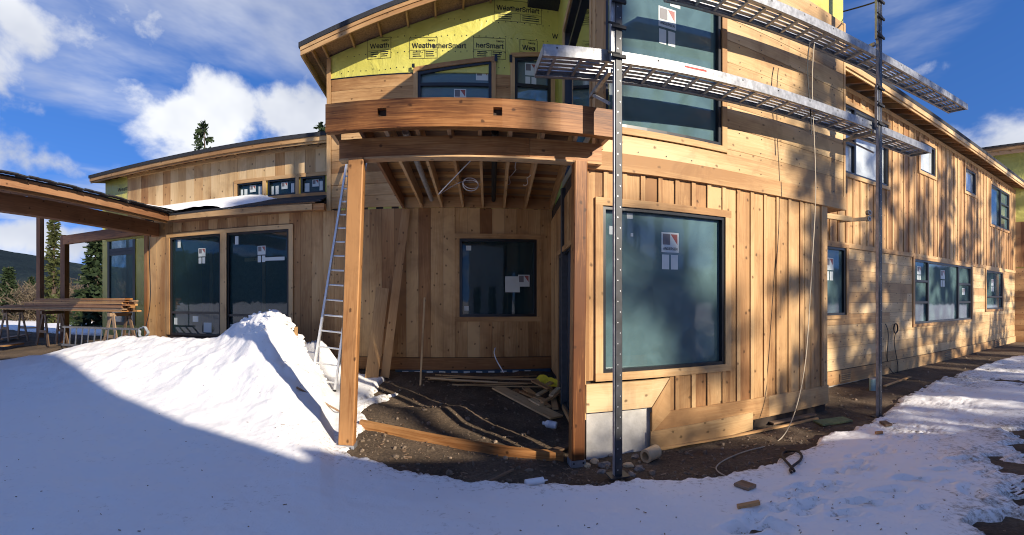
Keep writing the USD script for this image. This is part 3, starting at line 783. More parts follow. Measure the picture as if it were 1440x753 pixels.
def lettering(parent, W, s, z, h, text, box=True, bold=True, n=.004):
    t = meshkit.text_mesh(text, h, .001, bold=bold); v = np.asarray(t.vertices)
    wd = v[:, 0].max()
    MB().add([W(s + x, n + y2, z + y) for x, y, y2 in v], t.faces).build('lettering', INK, parent)
    if box:
        m = MB(); e = h * .22; a, b, lo, hi = s - h * .5, s + wd + h * .5, z - h * 2.3, z + h * 2.1
        for q in ((a, b, lo, lo + .008), (a, b, hi, hi + .008), (a, a + .008, lo, hi), (b - .008, b, lo, hi), (a, b, z - h * .55, z - h * .55 + .006), (s + wd * .55, s + wd * .55 + .006, lo, z - h * .55)):
            m.wbox(W, q[0], q[1], n, n + .001, q[2], q[3])
        for k in range(3):
            for c in range(2):
                a2 = s + (.05 + c * .55) * wd
                m.wbox(W, a2, a2 + wd * RNG.uniform(.28, .4), n, n + .001, z - h * (.95 + .45 * k), z - h * (.95 + .45 * k) + .018)
        m.build('printed_box', INK, parent)
        t = meshkit.text_mesh('henry', h * .42, .001, bold=True); v = np.asarray(t.vertices)
        MB().add([W(s + wd - v[:, 0].max() + x, n + y2, z + h * 1.35 + y) for x, y, y2 in v], t.faces).build('lettering', INK, parent)


def at(x, y):
    return U(x, D_BK), Zz(x, y, D_BK)


for x, y, t in ((520, 69, 'Weath'), (579, 68, 'Weather'), (608, 68, 'atherSmart'), (669, 67, 'herSmart'), (734, 70, 'Wea'), (698, 14, 'WeatherSmart'), (776, 54, 'We')):
    if t == 'Weather':
        t = 'Weathe'
    s, z = at(x, y)
    lettering(gb, W8, s, z, .10, t, box=t not in ('atherSmart', 'We'))
m = MB()
for i in range(34):
    for j in range(5):
        s, z = -2.3 + i * .135 + RNG.uniform(-.02, .02), 6.75 + j * .33 + RNG.uniform(-.02, .02)
        if z < top_z(s) - .25 and not (g1[0] - .1 < s < g1[1] + .1 and z < 7.0) and not (g2[0] - .1 < s and z < 7.2):
            m.wbox(W8, s, s + .018, .002, .006, z, z + .018)
m.build('wrap_fasteners', INK, gb, kind='stuff')

# raked roof over it: shingles, rake boards, lookouts, sheathing
D_RK = 9.12


def raked(m, u0, u1, d0, d1, lo, hi, step=.4):
    k = int((u1 - u0) / step) + 2
    return m.sweep([[(u, d0, top_z(u) + lo), (u, d0, top_z(u) + hi), (u, d1, top_z(u) + hi), (u, d1, top_z(u) + lo)] for u in np.linspace(u0, u1, k)])


rf = raked(MB(), EAVE_U - .03, 3.2, D_RK - .03, 15.0, -.055, 0.045).build('roof', ROOF, house)
raked(MB(), EAVE_U, 3.2, D_RK + .045, 15.0, -.085, -.058).build('roof_sheathing', OSB, rf)
raked(MB(), EAVE_U, 3.2, D_RK - .015, D_RK + .04, -.13, -.058).build('rake_board', TRIM, rf)
raked(MB(), EAVE_U, 3.2, D_RK + .005, D_RK + .042, -.225, -.133).build('rake_board', TRIM, rf)
MB().bar((EAVE_U + .02, D_RK + .05, top_z(EAVE_U) - .16), (EAVE_U + .02, 15, top_z(EAVE_U) - .16), .036, .15).build('eave_board', TRIM, rf)
for k in range(9):
    u = -2.58 + k * .58
    MB().bar((u, D_RK + .045, top_z(u) - .13), (u, D_BK - .02, top_z(u) - .13), .038, .085).build('lookout', TRIM, rf)
MB().bar((-2.8, D_RK + .05, top_z(-2.8) - .14), (-2.8, 15, top_z(-2.8) - .14), .038, .1).build('rafter', TRIM, rf)

# --- clerestory wall of the left wing, with its roof, and the low snowy roof under it
D_CL = 10.38
CW = front(D_CL)
cws = [(U(334.5, D_CL), U(370.5, D_CL)), (U(377.5, D_CL), U(416.5, D_CL)), (U(424, D_CL), U(457, D_CL))]
cz = (4.315, 4.705)
cl = sheath('clerestory_wall', WRAP, house, CW, -9.5, -2.4, 3.6, 5.44, [(a, b, *cz) for a, b in cws])
upright_boards(cl, CW, -8.6, -2.55, .255, 4.02, 5.37, PINE, [(cws[0][0] - .1, cws[2][1] + .1, 4.0, 4.80)], n0=.01, alt=CEDAR)
for q, (a, b) in enumerate(cws):
    w = window(cl, CW, a, b, *cz, pane=GLASS_D, trim=.085, n=.035, fr=.035, sides='tb' + ('l' if q == 0 else '') + ('r' if q < 2 else ''))
    sticker(w, CW, (a + b) / 2 + .05, 4.56, -.03, .16, False, False)
    small_papers(w, CW, [(a + .1, 4.47, .06, .2), (b - .1, 4.49, .08, .22), ((a + b) / 2 - .14, 4.47, .08, .2)], n=-.03)
MB().wbox(CW, -8.6, -2.55, .034, .06, 5.34, 5.43).build('frieze_board', TRIM, cl)
e0, e1, D_CE = -9.75, -2.62, 9.98
up_z = lambda d: 5.53 + .16 * (d - D_CE)
MB().bar((e0, D_CE - .02, 5.435), (e1, D_CE - .02, 5.435), .036, .10).build('fascia_board', TRIM, cl)
MB().bar((e0, D_CE + .022, 5.40), (e1, D_CE + .022, 5.40), .036, .12).build('fascia_board', CEDAR, cl)


def slab(u0, u1, d0, d1, zf, lo, hi, mat, name, parent, **kw):
    k = int((u1 - u0) / .35) + 2; j = max(2, int((d1 - d0) / 1.2) + 1)
    m = MB()
    for a, b in zip(np.linspace(d0, d1, j), np.linspace(d0, d1, j)[1:]):
        m.sweep([[(u, a, zf(a) + lo), (u, a, zf(a) + hi), (u, b, zf(b) + hi), (u, b, zf(b) + lo)] for u in np.linspace(u0, u1, k)])
    return m.build(name, mat, parent, **kw)


cr = slab(e0 - .03, e1, D_CE - .06, 15, up_z, -.04, .05, ROOF, 'roof', house)
slab(e0, e1, D_CE + .05, 15, up_z, -.07, -.043, OSB, 'roof_sheathing', cr)
for k in range(24):
    u = e0 + .12 + k * .305
    MB().bar((u, D_CE + .045, up_z(D_CE + .045) - .125), (u, D_CL + .3, up_z(D_CL + .3) - .125), .038, .10).build('rafter', DIM if k % 3 else TRIM, cr)
MB().bar((e0 + .02, D_CE + .05, 5.42), (e0 + .02, 15, up_z(15) - .11), .036, .12).build('rake_board', TRIM, cr)
# low roof
D_LE = 9.45
lo_z = lambda d: 3.95 + .34 * (d - D_LE)
lr = slab(-6.5, -2.66, D_LE - .03, D_CL - .01, lo_z, -.035, 0.0, ROOF, 'roof', house)
slab(-6.5, -2.8, D_LE + .01, D_CL - .02, lo_z, -.07, -.038, OSB, 'roof_sheathing', lr)
MB().bar((-6.5, D_LE, 3.855), (-2.86, D_LE, 3.80), .036, .13).build('fascia_board', TRIM, lr)
MB().bar((-2.855, D_LE + .1, 3.80), (-2.6, D_LE + .1, 3.80), .18, .14).build('fascia_board', BEAM, lr)
MB().bar((-6.5, D_LE + .18, 3.775), (-2.7, D_LE + .18, 3.775), .30, .012).build('soffit_panel', DIM, lr)
SW = Wall((-2.6, D_BK), (-2.6, 15), out=(-1, 0))
sheath('side_wall', WRAP, house, SW, .01, 5.2, 3.8, 7.0, n1=-.004)
# side wall of the wing behind the porch, with its tall window
D_PW = 13.0
PW = front(D_PW)
pw = (U(151.5, D_PW), U(190.5, D_PW), .9, 4.25)
pr = sheath('porch_wall', WRAP, house, PW, -12.05, -6.9, -.2, 5.4, [pw])
window(pr, PW, *pw, pane=GLASS, trim=.02, n=.03, fr=.11, rails=[(pw[0], pw[1], 3.55), (pw[0], pw[1], 3.68)], sides='')
SP = Wall((c0, D_BK), (c0, D_PW), out=(-1, 0))
sheath('side_wall', WRAP, house, SP, .01, 3.1, -.2, 4.0, n1=-.004)
m = MB()
for k in range(9):
    s = -9.35
    m.wbox(PW, s, s + .22, .003, .005, 1.2 + k * .28, 1.24 + k * .28)
m.build('printed_mark', INK, pr)
t = meshkit.text_mesh('Weather', .1, .001, bold=True)
MB().add([CW(-9.0 + x, .004 + y2, 5.03 + y) for x, y, y2 in np.asarray(t.vertices)], t.faces).build('lettering', INK, cl)
# rooms behind the clearer panes
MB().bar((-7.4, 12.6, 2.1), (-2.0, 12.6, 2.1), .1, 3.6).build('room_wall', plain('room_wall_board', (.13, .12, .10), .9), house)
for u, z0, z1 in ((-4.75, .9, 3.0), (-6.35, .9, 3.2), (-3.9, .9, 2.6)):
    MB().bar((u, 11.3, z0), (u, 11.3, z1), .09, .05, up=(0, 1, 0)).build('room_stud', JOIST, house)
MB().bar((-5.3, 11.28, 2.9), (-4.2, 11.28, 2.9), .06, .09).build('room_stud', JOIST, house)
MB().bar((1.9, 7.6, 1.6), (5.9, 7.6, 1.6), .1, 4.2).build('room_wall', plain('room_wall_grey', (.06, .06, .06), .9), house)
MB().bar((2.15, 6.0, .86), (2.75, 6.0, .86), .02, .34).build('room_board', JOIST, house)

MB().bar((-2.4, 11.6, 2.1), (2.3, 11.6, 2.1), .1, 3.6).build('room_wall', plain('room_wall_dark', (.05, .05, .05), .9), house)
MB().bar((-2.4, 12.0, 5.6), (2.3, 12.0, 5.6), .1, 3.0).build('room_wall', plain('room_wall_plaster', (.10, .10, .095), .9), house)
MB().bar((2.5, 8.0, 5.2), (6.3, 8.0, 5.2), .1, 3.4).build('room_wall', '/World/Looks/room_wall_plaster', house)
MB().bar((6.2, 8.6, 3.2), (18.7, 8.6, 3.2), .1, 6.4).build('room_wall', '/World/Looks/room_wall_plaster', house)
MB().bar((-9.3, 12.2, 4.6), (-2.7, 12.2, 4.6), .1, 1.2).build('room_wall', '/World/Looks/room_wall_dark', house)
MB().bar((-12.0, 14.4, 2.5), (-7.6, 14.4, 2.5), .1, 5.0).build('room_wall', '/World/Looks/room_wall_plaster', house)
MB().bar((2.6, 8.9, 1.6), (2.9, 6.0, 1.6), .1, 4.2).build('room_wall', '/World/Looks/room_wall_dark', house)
def nails(wall, W, s0, s1, z0, z1, h, holes, n, every=.41):
    k = int(round((z1 - z0) / h)); h = (z1 - z0) / k; m = MB()
    for i in range(k):
        for s in np.arange(s0 + .12, s1 - .05, every):
            for z in (z0 + i * h + .05, z0 + (i + 1) * h - .05):
                q = s + RNG.uniform(-.015, .015)
                if not any(a < q < b and c < z < e for a, b, c, e in holes) and RNG.random() > .12:
                    m.wbox(W, q - .006, q + .006, n - .002, n + .003, z - .006, z + .006)
    m.build('nail_heads', BLACK, wall, kind='stuff')


nails(up, UB, p0, p1 - .05, 3.70, 6.90, .305, [hole(*uw, .10)], .054)
# --- right wing
D_R = 6.8
RW = front(D_R); r0, r1 = 6.0, 18.9
lows = [(7.0, 7.86, 1.48, 2.97), (10.73, 14.4, 1.157, 2.945), (15.7, 17.4, 1.47, 2.93)]
highs = [(7.75, 9.46, 4.66, 6.2), (11.0, 11.85, 5.44, 6.27), (13.9, 14.72, 5.47, 6.25), (16.1, 18.1, 4.69, 6.22)]
rw = sheath('wing_wall', CORE, house, RW, r0, r1, -.3, 6.62, lows + highs)
level_planks(rw, RW, r0, r1 - .02, .255, .27, 2.98, PINE, [hole(*h, .08) for h in lows], n0=.004, joints=3, alt=TRIM)
nails(rw, RW, r0 + 1.1, r1 - .1, .27, 2.98, .255, [hole(*h, .08) for h in lows], .028, .6)
upright_boards(rw, RW, r0 + .3, r1 - .02, .262, 3.10, 6.56, CEDAR, [hole(*h, .085) for h in highs], batten=.06, n0=.012, alt=CEDAR_RED)
MB().wbox(RW, r0, r1 - .02, .004, .06, 2.985, 3.095).build('band_board', TRIM, rw)
for a, b in ((r0, 9.6), (9.603, 13.9), (13.903, r1 - .02)):
    MB().wbox(RW, a, b, .02, .06, -.04, .26).build('water_table_board', TRIM, rw)
MB().wbox(RW, r0, r1, -.1, .01, -.5, -.05).build('foundation', CONC, rw)
window(rw, RW, *lows[0], trim=.08, n=.045, fr=.05, stick=[(7.4, 2.6, .26, True, False)])
L2 = lows[1]
window(rw, RW, *L2, trim=.08, n=.045, fr=.055, mull=[11.5, 13.45], rails=[(L2[0], 11.5, 1.75), (L2[0], 11.5, 2.35), (13.45, L2[1], 1.75), (13.45, L2[1], 2.35)], stick=[(12.5, 2.6, .27, True, False), (11.1, 2.65, .22, True, False), (13.95, 2.1, .22, False, False)])
window(rw, RW, *lows[2], trim=.08, n=.045, fr=.055, rails=[(lows[2][0], lows[2][1], 1.95)], stick=[(16.5, 2.5, .25, True, False)])
H = highs[0]
window(rw, RW, *H, pane=GLASS_W, trim=.085, n=.06, fr=.05, mull=[8.18], rails=[(H[0], 8.18, 5.35)])
window(rw, RW, *highs[1], pane=GLASS_W, trim=.085, n=.06, fr=.05)
window(rw, RW, *highs[2], pane=GLASS_W, trim=.085, n=.06, fr=.05)
H = highs[3]
window(rw, RW, *H, pane=GLASS, trim=.085, n=.06, fr=.05, mull=[17.15], rails=[(17.15, H[1], 5.2), (17.15, H[1], 5.7)])
for x0, x1, y0, y1 in ((1177, 1193, 536, 525), (1326, 1335, 505, 494), (1396, 1403, 488, 478)):
    a, b = U(x0, D_R), U(x1, D_R); lo, hi = Zz((x0 + x1) / 2, y0, D_R), Zz((x0 + x1) / 2, y1, D_R)
    v = MB().wbox(RW, a, b, .061, .068, lo, hi).build('vent', OLD, rw)
    for k in range(4):
        z = lo + (hi - lo) * (k + .5) / 4
        MB().wbox(RW, a + .02, b - .02, .068, .088, z - .008, z + .018).build('slat', TRIM, v)
D_RE = 6.2
ru_z = lambda d: 6.78 + .22 * (d - D_RE)
rr = slab(r0 + .5, r1 + .35, D_RE - .05, 14, ru_z, -.05, 0.05, ROOF, 'roof', house)
slab(r0 + .5, r1 + .3, D_RE + .05, 14, ru_z, -.08, -.053, OSB, 'roof_sheathing', rr)
MB().bar((r0 + .5, D_RE - .02, 6.665), (r1 + .3, D_RE - .02, 6.665), .036, .125, step=.3).build('fascia_board', PINE, rr)
MB().bar((r0 + .5, D_RE + .022, 6.60), (r1 + .3, D_RE + .022, 6.60), .036, .10, step=.3).build('fascia_board', TRIM, rr)
for k in range(30):
    u = r0 + .7 + k * .42
    MB().bar((u, D_RE + .045, ru_z(D_RE) - .145), (u, D_R + .3, ru_z(D_R + .3) - .145), .038, .12).build('rafter', CEDAR_RED, rr)
MB().wbox(RW, r0 + .3, r1, .04, .065, 6.50, 6.60).build('frieze_board', TRIM, rr)
# far block at the end of the wing
EB = Wall((r1, 2.0), (r1, 12.5), out=(-1, 0))
eb = sheath('end_wall', WRAP, house, EB, 3.9, 10.3, -.3, lambda s: 8.2 + .0 * s)
level_planks(eb, EB, 3.9, 4.77, .255, .0, 3.2, CEDAR_RED, n0=.004)
upright_boards(eb, EB, 3.9, 4.77, .262, 3.25, 5.2, CEDAR_RED, n0=.004)
MB().bar((r1 - .45, 4.9, 8.3), (r1 - .45, 12.6, 8.3), .06, .16).build('fascia_board', TRIM, eb)
m = MB(); m.sweep([[(r1 - .5, d, 8.38), (r1 - .5, d, 8.46), (r1 + 5, d, 9.2), (r1 + 5, d, 9.12)] for d in np.linspace(4.85, 12.7, 24)]); eroof = m.build('roof', ROOF, house)
m = MB(); m.sweep([[(r1 - .48, d, 8.33), (r1 - .48, d, 8.375), (r1 + 5, d, 9.11), (r1 + 5, d, 9.06)] for d in np.linspace(4.9, 12.65, 24)]); m.build('roof_sheathing', OSB, eroof)
for k in range(12):
    d = 5.2 + k * .6
    MB().bar((r1 - .44, d, 8.30), (r1 + .1, d, 8.37), .038, .09).build('rafter', CEDAR_RED, eroof)

# ------------------------------------------------------------------ the deck on its two posts
deck = thing('timber_deck', 'unfinished timber deck on two posts with a heavy brown rim beam', 'deck', (0.2, 5.5, -.2))
D_G = 5.46
pl, pp = U(486.5, D_G), U(812.5, D_G)
for (u, z0, w) in ((pl, -.0, .19), (pp, -.22, .165)):
    po = MB().chamfer_post(u, D_G + .06, z0 + .02, 3.515, w, lean=.125 if u < 0 else .04).build('post', BEAM, deck)
    MB().chamfer_post(u, D_G + .06, z0 - .25, z0 + .06, w + .025, .004).build('post_base', ALU_D, po)
    for q in (-.06, .06):
        MB().tube([(u + q, D_G + .06 - w / 2 - .02, z0 + .03), (u + q, D_G + .06 - w / 2 - .008, z0 + .03)], .012).build('bolt', STEEL, po)
gl, gr = U(477, D_G), U(846, D_G)
Gd = front(D_G)
gz = 3.75
MB().wbox(Gd, gl, U(744, D_G), -.15, .0, 3.52, gz).build('girder', BEAM, deck)
MB().wbox(Gd, U(744, D_G) + .004, gr, -.15, .0, 3.52, gz).build('girder', BEAM, deck)
MB().wbox(Gd, gl + .0, gr, -.152, .012, 3.498, 3.519).build('girder_shim', JOIST, deck)
D_RIM = 5.10
Rm = front(D_RIM)
ra, rb = U(457.5, D_RIM), U(865, D_RIM)
h1, h2 = U(537, D_RIM), U(700, D_RIM)
zA, zB = 3.725, 4.045
hz = (Zz(537, 164, D_RIM), Zz(537, 152, D_RIM))
m = MB()
rim = MB()
for a, b, lo, hi in ((ra, rb, zA, hz[0]), (ra, rb, hz[1], zB), (ra, h1 - .05, *hz), (h1 + .05, h2 - .05, *hz), (h2 + .05, rb, *hz)):
    rim.o = np.array([40.0 + a, 60.0 + 1.27 * lo]); rim.wbox(Rm, a, b, -.10, 0.0, lo, hi)
rim = rim.build('rim_beam', BEAM, deck)
for h in (h1, h2):
    MB().wbox(Rm, h - .056, h + .056, -.104, -.07, hz[0] - .01, hz[1] + .01).build('pocket', CORE, rim)
jn = [U(x, 5.62) for x in (515, 548.7, 591, 633.4, 675, 717, 761, 806)]
jf = [U(x, D_BK) for x in (567.6, 594, 621.7, 651, 678.7, 708.7, 738, 774)]
for k, (a, b) in enumerate(zip(jn, jf)):
    a0 = a + (a - b) * (5.62 - D_RIM - .11) / (D_BK - 5.62)
    MB().bar((a0, D_RIM + .11, 3.875), (b, D_BK - .06, 3.875), .042, .235).build('joist', JOIST if k not in (0,) else DIM, deck)
for u in (ra + .03, rb - .03):
    MB().bar((u, D_RIM + .105, 3.87), (u * 1.0, D_G + .2, 3.87), .05, .22).build('joist', JOIST, deck)
MB().wbox(W8, jf[0] - .05, jf[-1] + .08, .03, .07, 3.765, 3.99).build('ledger_board', JOIST, deck)
k = 0
for d in np.arange(D_RIM + .2, D_BK - .1, .19):
    uu = -1.02 + .0 * d; q = (d - 5.62) / (D_BK - 5.62)
    MB().bar((ra + .03 if d < 5.6 else jn[0] + (jf[0] - jn[0]) * q, d, 4.006), (1.70 if d < 5.6 else jn[-1] + (jf[-1] - jn[-1]) * q, d, 4.006), .182, .022).build('deck_plank', (TRIM, OLD, CEDAR_RED)[k % 3], deck); k += 1
for a, b in (((570, 5.7), (607, 9.5)), ((696, 5.7), (694, 9.5))):
    MB().tube([(U(a[0], a[1]), a[1], 3.90), ((U(a[0], a[1]) + U(b[0], b[1])) / 2, 7.6, 3.89), (U(b[0], b[1]), b[1], 3.88)], .045, 10).build('drain_pipe', plain('grey_pipe', (.33, .33, .33), .5) if a[0] == 570 else RUBBER, deck)
for d, z in ((6.3, 3.93), (8.3, 3.93)):
    MB().bar((U(640, d), d, z), (U(676, d), d, z), .03, .015).build('hanger_bar', ALU_D, deck)
bx = MB(); bx.bar((U(650, 6.35), 6.35, 3.88), (U(668, 6.35), 6.35, 3.88), .12, .07); bx.build('junction_box', ALU, deck)


def wire(parent, pts, r, mat, name='wire', n=60):
    from scipy.interpolate import CubicSpline
    p = np.asarray(pts, float); t = np.r_[0, np.cumsum(np.linalg.norm(np.diff(p, axis=0), axis=1))]
    q = CubicSpline(t, p)(np.linspace(0, t[-1], n))
    return MB().tube(q, r, 5).build(name, mat, parent)


c = np.array([U(662, 7.6), 7.6, 3.8])
wire(deck, [c + (0, -.9, .08)] + [c + (.13 * math.sin(a), .1 * math.cos(a * .7), -.08 + .09 * math.cos(a)) for a in np.linspace(0, 12, 22)], .008, WHITE)
for x in (735, 765):
    wire(deck, [(U(x, 6.4) + .03 * math.sin(q * 2), 6.4 + q * .22, 3.86 + .02 * math.cos(q * 3)) for q in range(9)], .006, WHITE)

# ------------------------------------------------------------------ the porch at the left
porch = thing('timber_porch', 'open timber porch with heavy beams and a shingled roof at the left end', 'porch', (-9, 9, .4))
pb = MB().bar((-7.1, 3.6, 3.63), (-7.1, 9.72, 3.63), .18, .34).build('beam', DIM, porch)
MB().bar((-10.7, D_BK, 3.69), (-7.56, D_BK - .02, 3.69), .16, .27).build('beam', BEAM, porch)
for u, d, w in ((-10.75, 9.85, .22), (-13.25, 10.9, .22)):
    po = MB().chamfer_post(u, d, .35, 3.85 if u > -12 else 4.9, w).build('post', DIM, porch)
    MB().chamfer_post(u, d, .30, .40, w + .03).build('post_base', ALU_D, po)
ez = 4.0


def proof(m, u0, u1, d0, d1, lo, hi, rise=.25):
    return m.sweep([[(u0, d, ez + lo), (u0, d, ez + hi), (u1, d, ez + hi + (u0 - u1) * rise), (u1, d, ez + lo + (u0 - u1) * rise)] for d in np.linspace(d0, d1, 22)])


pf = proof(MB(), -6.53, -14.2, 3.3, D_CL - .03, -.05, -.02).build('roof', ROOF, porch)
proof(MB(), -6.56, -14.1, 3.35, D_LE, -.085, -.055).build('roof_sheathing', DIM, porch)
for k in range(26):                                                   # the starter shingles lift unevenly along the eave
    d = 3.4 + k * .232
    MB().bar((-6.46, d, ez - .012 + .006 * (k % 2)), (-6.46, d + .225, ez - .006 - .02 * (k % 3 == 0)), .12, .022).build('shingle', ROOF, pf)
MB().bar((-6.54, 3.35, 3.86), (-6.54, D_LE + .02, 3.86), .036, .17).build('fascia_board', DIM, porch)
MB().bar((-6.60, 3.35, 3.80), (-6.60, D_LE + .02, 3.80), .04, .14).build('fascia_board', CEDAR_RED, porch)
for k in range(11):
    d = 3.6 + k * .58
    MB().bar((-6.62, d, 3.85), (-9.8, d, 3.85 + .25 * 3.2), .04, .14).build('rafter', DIM, porch)
# snow lying on the low roof
k = 120; us = np.linspace(-8.75, -4.0, k); ds = np.linspace(D_LE - .03, D_CL - .012, 26)
v = []
for i, u in enumerate(us):
    for j, d in enumerate(ds):
        cov = (j / 25) * .8 + .6 * (meshkit.fbm(np.array([u * 1.6, d * 1.2, 2.0]), 4, 5) - .5) + np.interp(u, [-8.75, -8.3, -7.4, -6.4, -5.6, -5.0, -4.4, -4.0], [.0, .30, .42, .50, .30, .05, -.25, -.6])
        v.append((u, d, max(lo_z(d), 4.0 - .02 + .25 * (-6.53 - u)) - .04 + .19 * np.clip(cov * 1.6, 0, 1) ** .6))
f = [[i * 26 + j, (i + 1) * 26 + j, (i + 1) * 26 + j + 1, i * 26 + j + 1] for i in range(k - 1) for j in range(25)]
MB().add(v, f).build('roof_snow', plain('roof_snow_white', (.88, .87, .85), .8, vary=.02, bump=.02, bscale=12), None, 'patch of white snow lying on the low roof under the clerestory windows', 'snow', smooth=True)

# ------------------------------------------------------------------ scaffold: two poles with jacks, two long stages
def pole(x, d, z0, label, marks):
    u = U(x, d)
    t = thing('scaffold_pole', label, 'scaffold pole', (u, d, z0))
    MB().chamfer_post(u, d, z0, 11.0, .082, .006).build('pole', STEEL, t)
    MB().bar((u - .046, d, z0), (u - .045, d, 11.0), .055, .006, up=(1, 0, 0)).build('flange', ALU_D, t)
    m = MB()
    for k in range(95):
        z = z0 + .08 + k * .115
        m.tube([(u + (.016 if k % 2 else -.014), d - .0425, z), (u + (.016 if k % 2 else -.014), d - .044, z)], .0075, 6)
    m.build('punched_holes', PAPER if False else ALU_D, t, kind='stuff')
    MB().bar((u - .11, d, z0 + .01), (u + .11, d, z0 + .01), .2, .015).build('foot_plate', STEEL, t)
    for z in marks:
        j = MB().bar((u - .07, d, z + .05), (u - .07, d, z + .75), .05, .03, up=(1, 0, 0)); j = j.build('jack', ALU, t)
        MB().bar((u - .08, d + .02, z - .03), (u - .08, d + .72, z - .03), .045, .05).build('bracket_arm', ALU, t)
        MB().bar((u - .10, d + .08, z - .03), (u - .10, d + .42, z - .03), .004, .045).build('warning_tape', YELLOW, t)
        MB().bar((u - .08, d + .05, z - .38), (u - .08, d + .6, z - .06), .03, .03).build('bracket_brace', ALU_D, t)
        m = MB()
        for zz in (z + .10, z + .42, z + .7):
            m.bar((u - .085, d - .06, zz), (u + .075, d - .06, zz), .03, .035).tube([(u - .14, d - .07, zz + .02), (u + .0, d - .07, zz + .02)], .012)
        m.build('clamps', RUBBER, t, kind='stuff')
    return t


P1 = (868.5, 4.75); P2 = (1236, 4.68)
pole(*P1, -.13, 'perforated steel scaffold pole standing before the large ground floor window', [4.36, 5.85])
pole(*P2, -.17, 'perforated steel scaffold pole standing before the right wing wall', [4.68, 6.16])


def stage_plank(a, b, label, wd=.50, ht=.125):
    """A long aluminium stage: two side rails, cross bars and a slatted deck. a, b: near lower edge of the front rail at each end."""
    a, b = np.array(a), np.array(b); t = (b - a) / np.linalg.norm(b - a); L = np.linalg.norm(b - a)
    th = thing('scaffold_plank', label, 'scaffold plank', a)
    side = np.array([0, 1.0, 0])
    for o in (0, wd):
        q = side * o + np.array([0, 0, ht / 2])
        r = MB().bar(a + q, b + q, .012, ht, step=.25).build('side_rail', ALU, th)
        for z in (.008, ht - .008):
            q2 = side * (o + (.022 if o == 0 else -.022)) + np.array([0, 0, z])
            MB().bar(a + q2, b + q2, .04, .008, step=.25).build('rail_flange', ALU_D, r)
    k = int(L / .305)
    for i in range(k + 1):
        c = a + t * (L * (i + .5) / (k + 1)) + np.array([0, 0, .03])
        MB().bar(c + side * .01, c + side * (wd - .01), .032, .028).build('cross_bar', ALU_D, th)
    for i in range(6):
        c = side * (wd * (i + .5) / 6) + np.array([0, 0, .062])
        MB().bar(a + c, b + c, .052, .012, step=.25).build('deck_slat', ALU_D, th)
    for e in (a, b):
        MB().bar(e + np.array([0, 0, ht / 2]), e + side * wd + np.array([0, 0, ht / 2]), .012, ht * .8).build('end_bar', ALU, th)
    m = MB()
    for i in range(int(L / .6)):
        c = a + t * (.15 + i * .6)
        for z in (.09,):
            m.bar(c + np.array([-.008, -.008, z]), c + np.array([.008, -.008, z]), .004, .014)
    m.build('rivets', RUBBER, th, kind='stuff')
    return th, a, t, L


lp, a, t, L = stage_plank((U(764, 4.86), 4.86, 4.43), (U(1310, 4.72), 4.72, 4.80), 'long aluminium scaffold plank crossing before the upper bay window, the lower of the two')
c = a + t * 1.7
MB().bar(c + np.array([0, -.009, .085]), c + t * .3 + np.array([0, -.009, .085]), .002, .02).build('red_label', RED, lp)
s_ = front(4.86 - .0075)
stage_plank((U(960, 4.78), 4.78, 5.62), (U(1361, 4.62), 4.62, 6.22), 'long aluminium scaffold plank high against the sky, the upper of the two')

# ------------------------------------------------------------------ things standing and lying about
def spot(x, y, on_snow=False, lift=0.0):
    """The spot of the ground seen at column x, row y."""
    z = 0.0
    for _ in range(6):
        p = on_ground(x, y, z)
        z = .5 * z + .5 * (snow_z(p[0], p[1]) if on_snow else ground_z(p[0], p[1]))
    return on_ground(x, y, z) + (0, 0, lift)


def loose(name, mat, m, label, cat, group=None):
    return m.build(name, mat, None, label, cat, group)


def lad(base, label, fl, fr_, tl, tr, k, mat=None, r=.018, w=.075):
    mat = mat or ALU_P
    t = thing('ladder', label, 'ladder', base)
    fl, fr_, tl, tr = map(np.array, (fl, fr_, tl, tr))
    for a, b in ((fl, tl), (fr_, tr)):
        s = MB().bar(a, b, .04, w, up=(0, 1, .2)).build('rail', mat, t)
        d = (b - a) / np.linalg.norm(b - a)
        MB().bar(a - d * .01, a + d * .09, .05, w + .03, up=(0, 1, .2)).build('foot', RUBBER, s)
    for i in range(k):
        q = (i + .7) / k
        MB().tube([fl + (tl - fl) * q, fr_ + (tr - fr_) * q], r, 6).build('rung', mat, t)
    return t


lad((-2.2, 8, .15), 'tall aluminium ladder leaning on the wall beside the left deck post', (U(437, 7.95), 7.95, .17), (U(470, 7.95), 7.95, .12), (-2.14, 9.66, 4.80), (-1.72, 9.66, 4.80), 16)
lad((-9, 8.6, .5), 'aluminium ladder lying on its side under the lumber pile on the porch', (U(86, 8.5), 8.45, .60), (U(80, 8.6), 8.75, 1.06), (U(196, 8.7), 8.6, .62), (U(196, 8.9), 8.9, 1.10), 12, ALU, .020)

# boards leaning on the wall
loose('leaning_board', CEDAR_RED, MB().bar((U(571, 9.68), 9.68, 3.72), (U(541, 9.1), 9.1, .27), .17, .028, up=(.2, -1, .15)), 'long narrow cedar board leaning on the back wall up to the deck', 'board')
loose('leaning_board', TRIM, MB().bar((U(538, 9.55), 9.55, 2.06), (U(522, 8.9), 8.9, .24), .26, .03, up=(.15, -1, .25)), 'short wide board leaning on the back wall in front of the long one', 'board')
loose('thin_stick', PINE, MB().bar((U(597, 9.7), 9.7, 1.86), (U(591, 8.7), 8.7, .2), .035, .02, up=(0, -1, .2)), 'thin wooden strip leaning upright on the back wall near the dark window', 'stick')
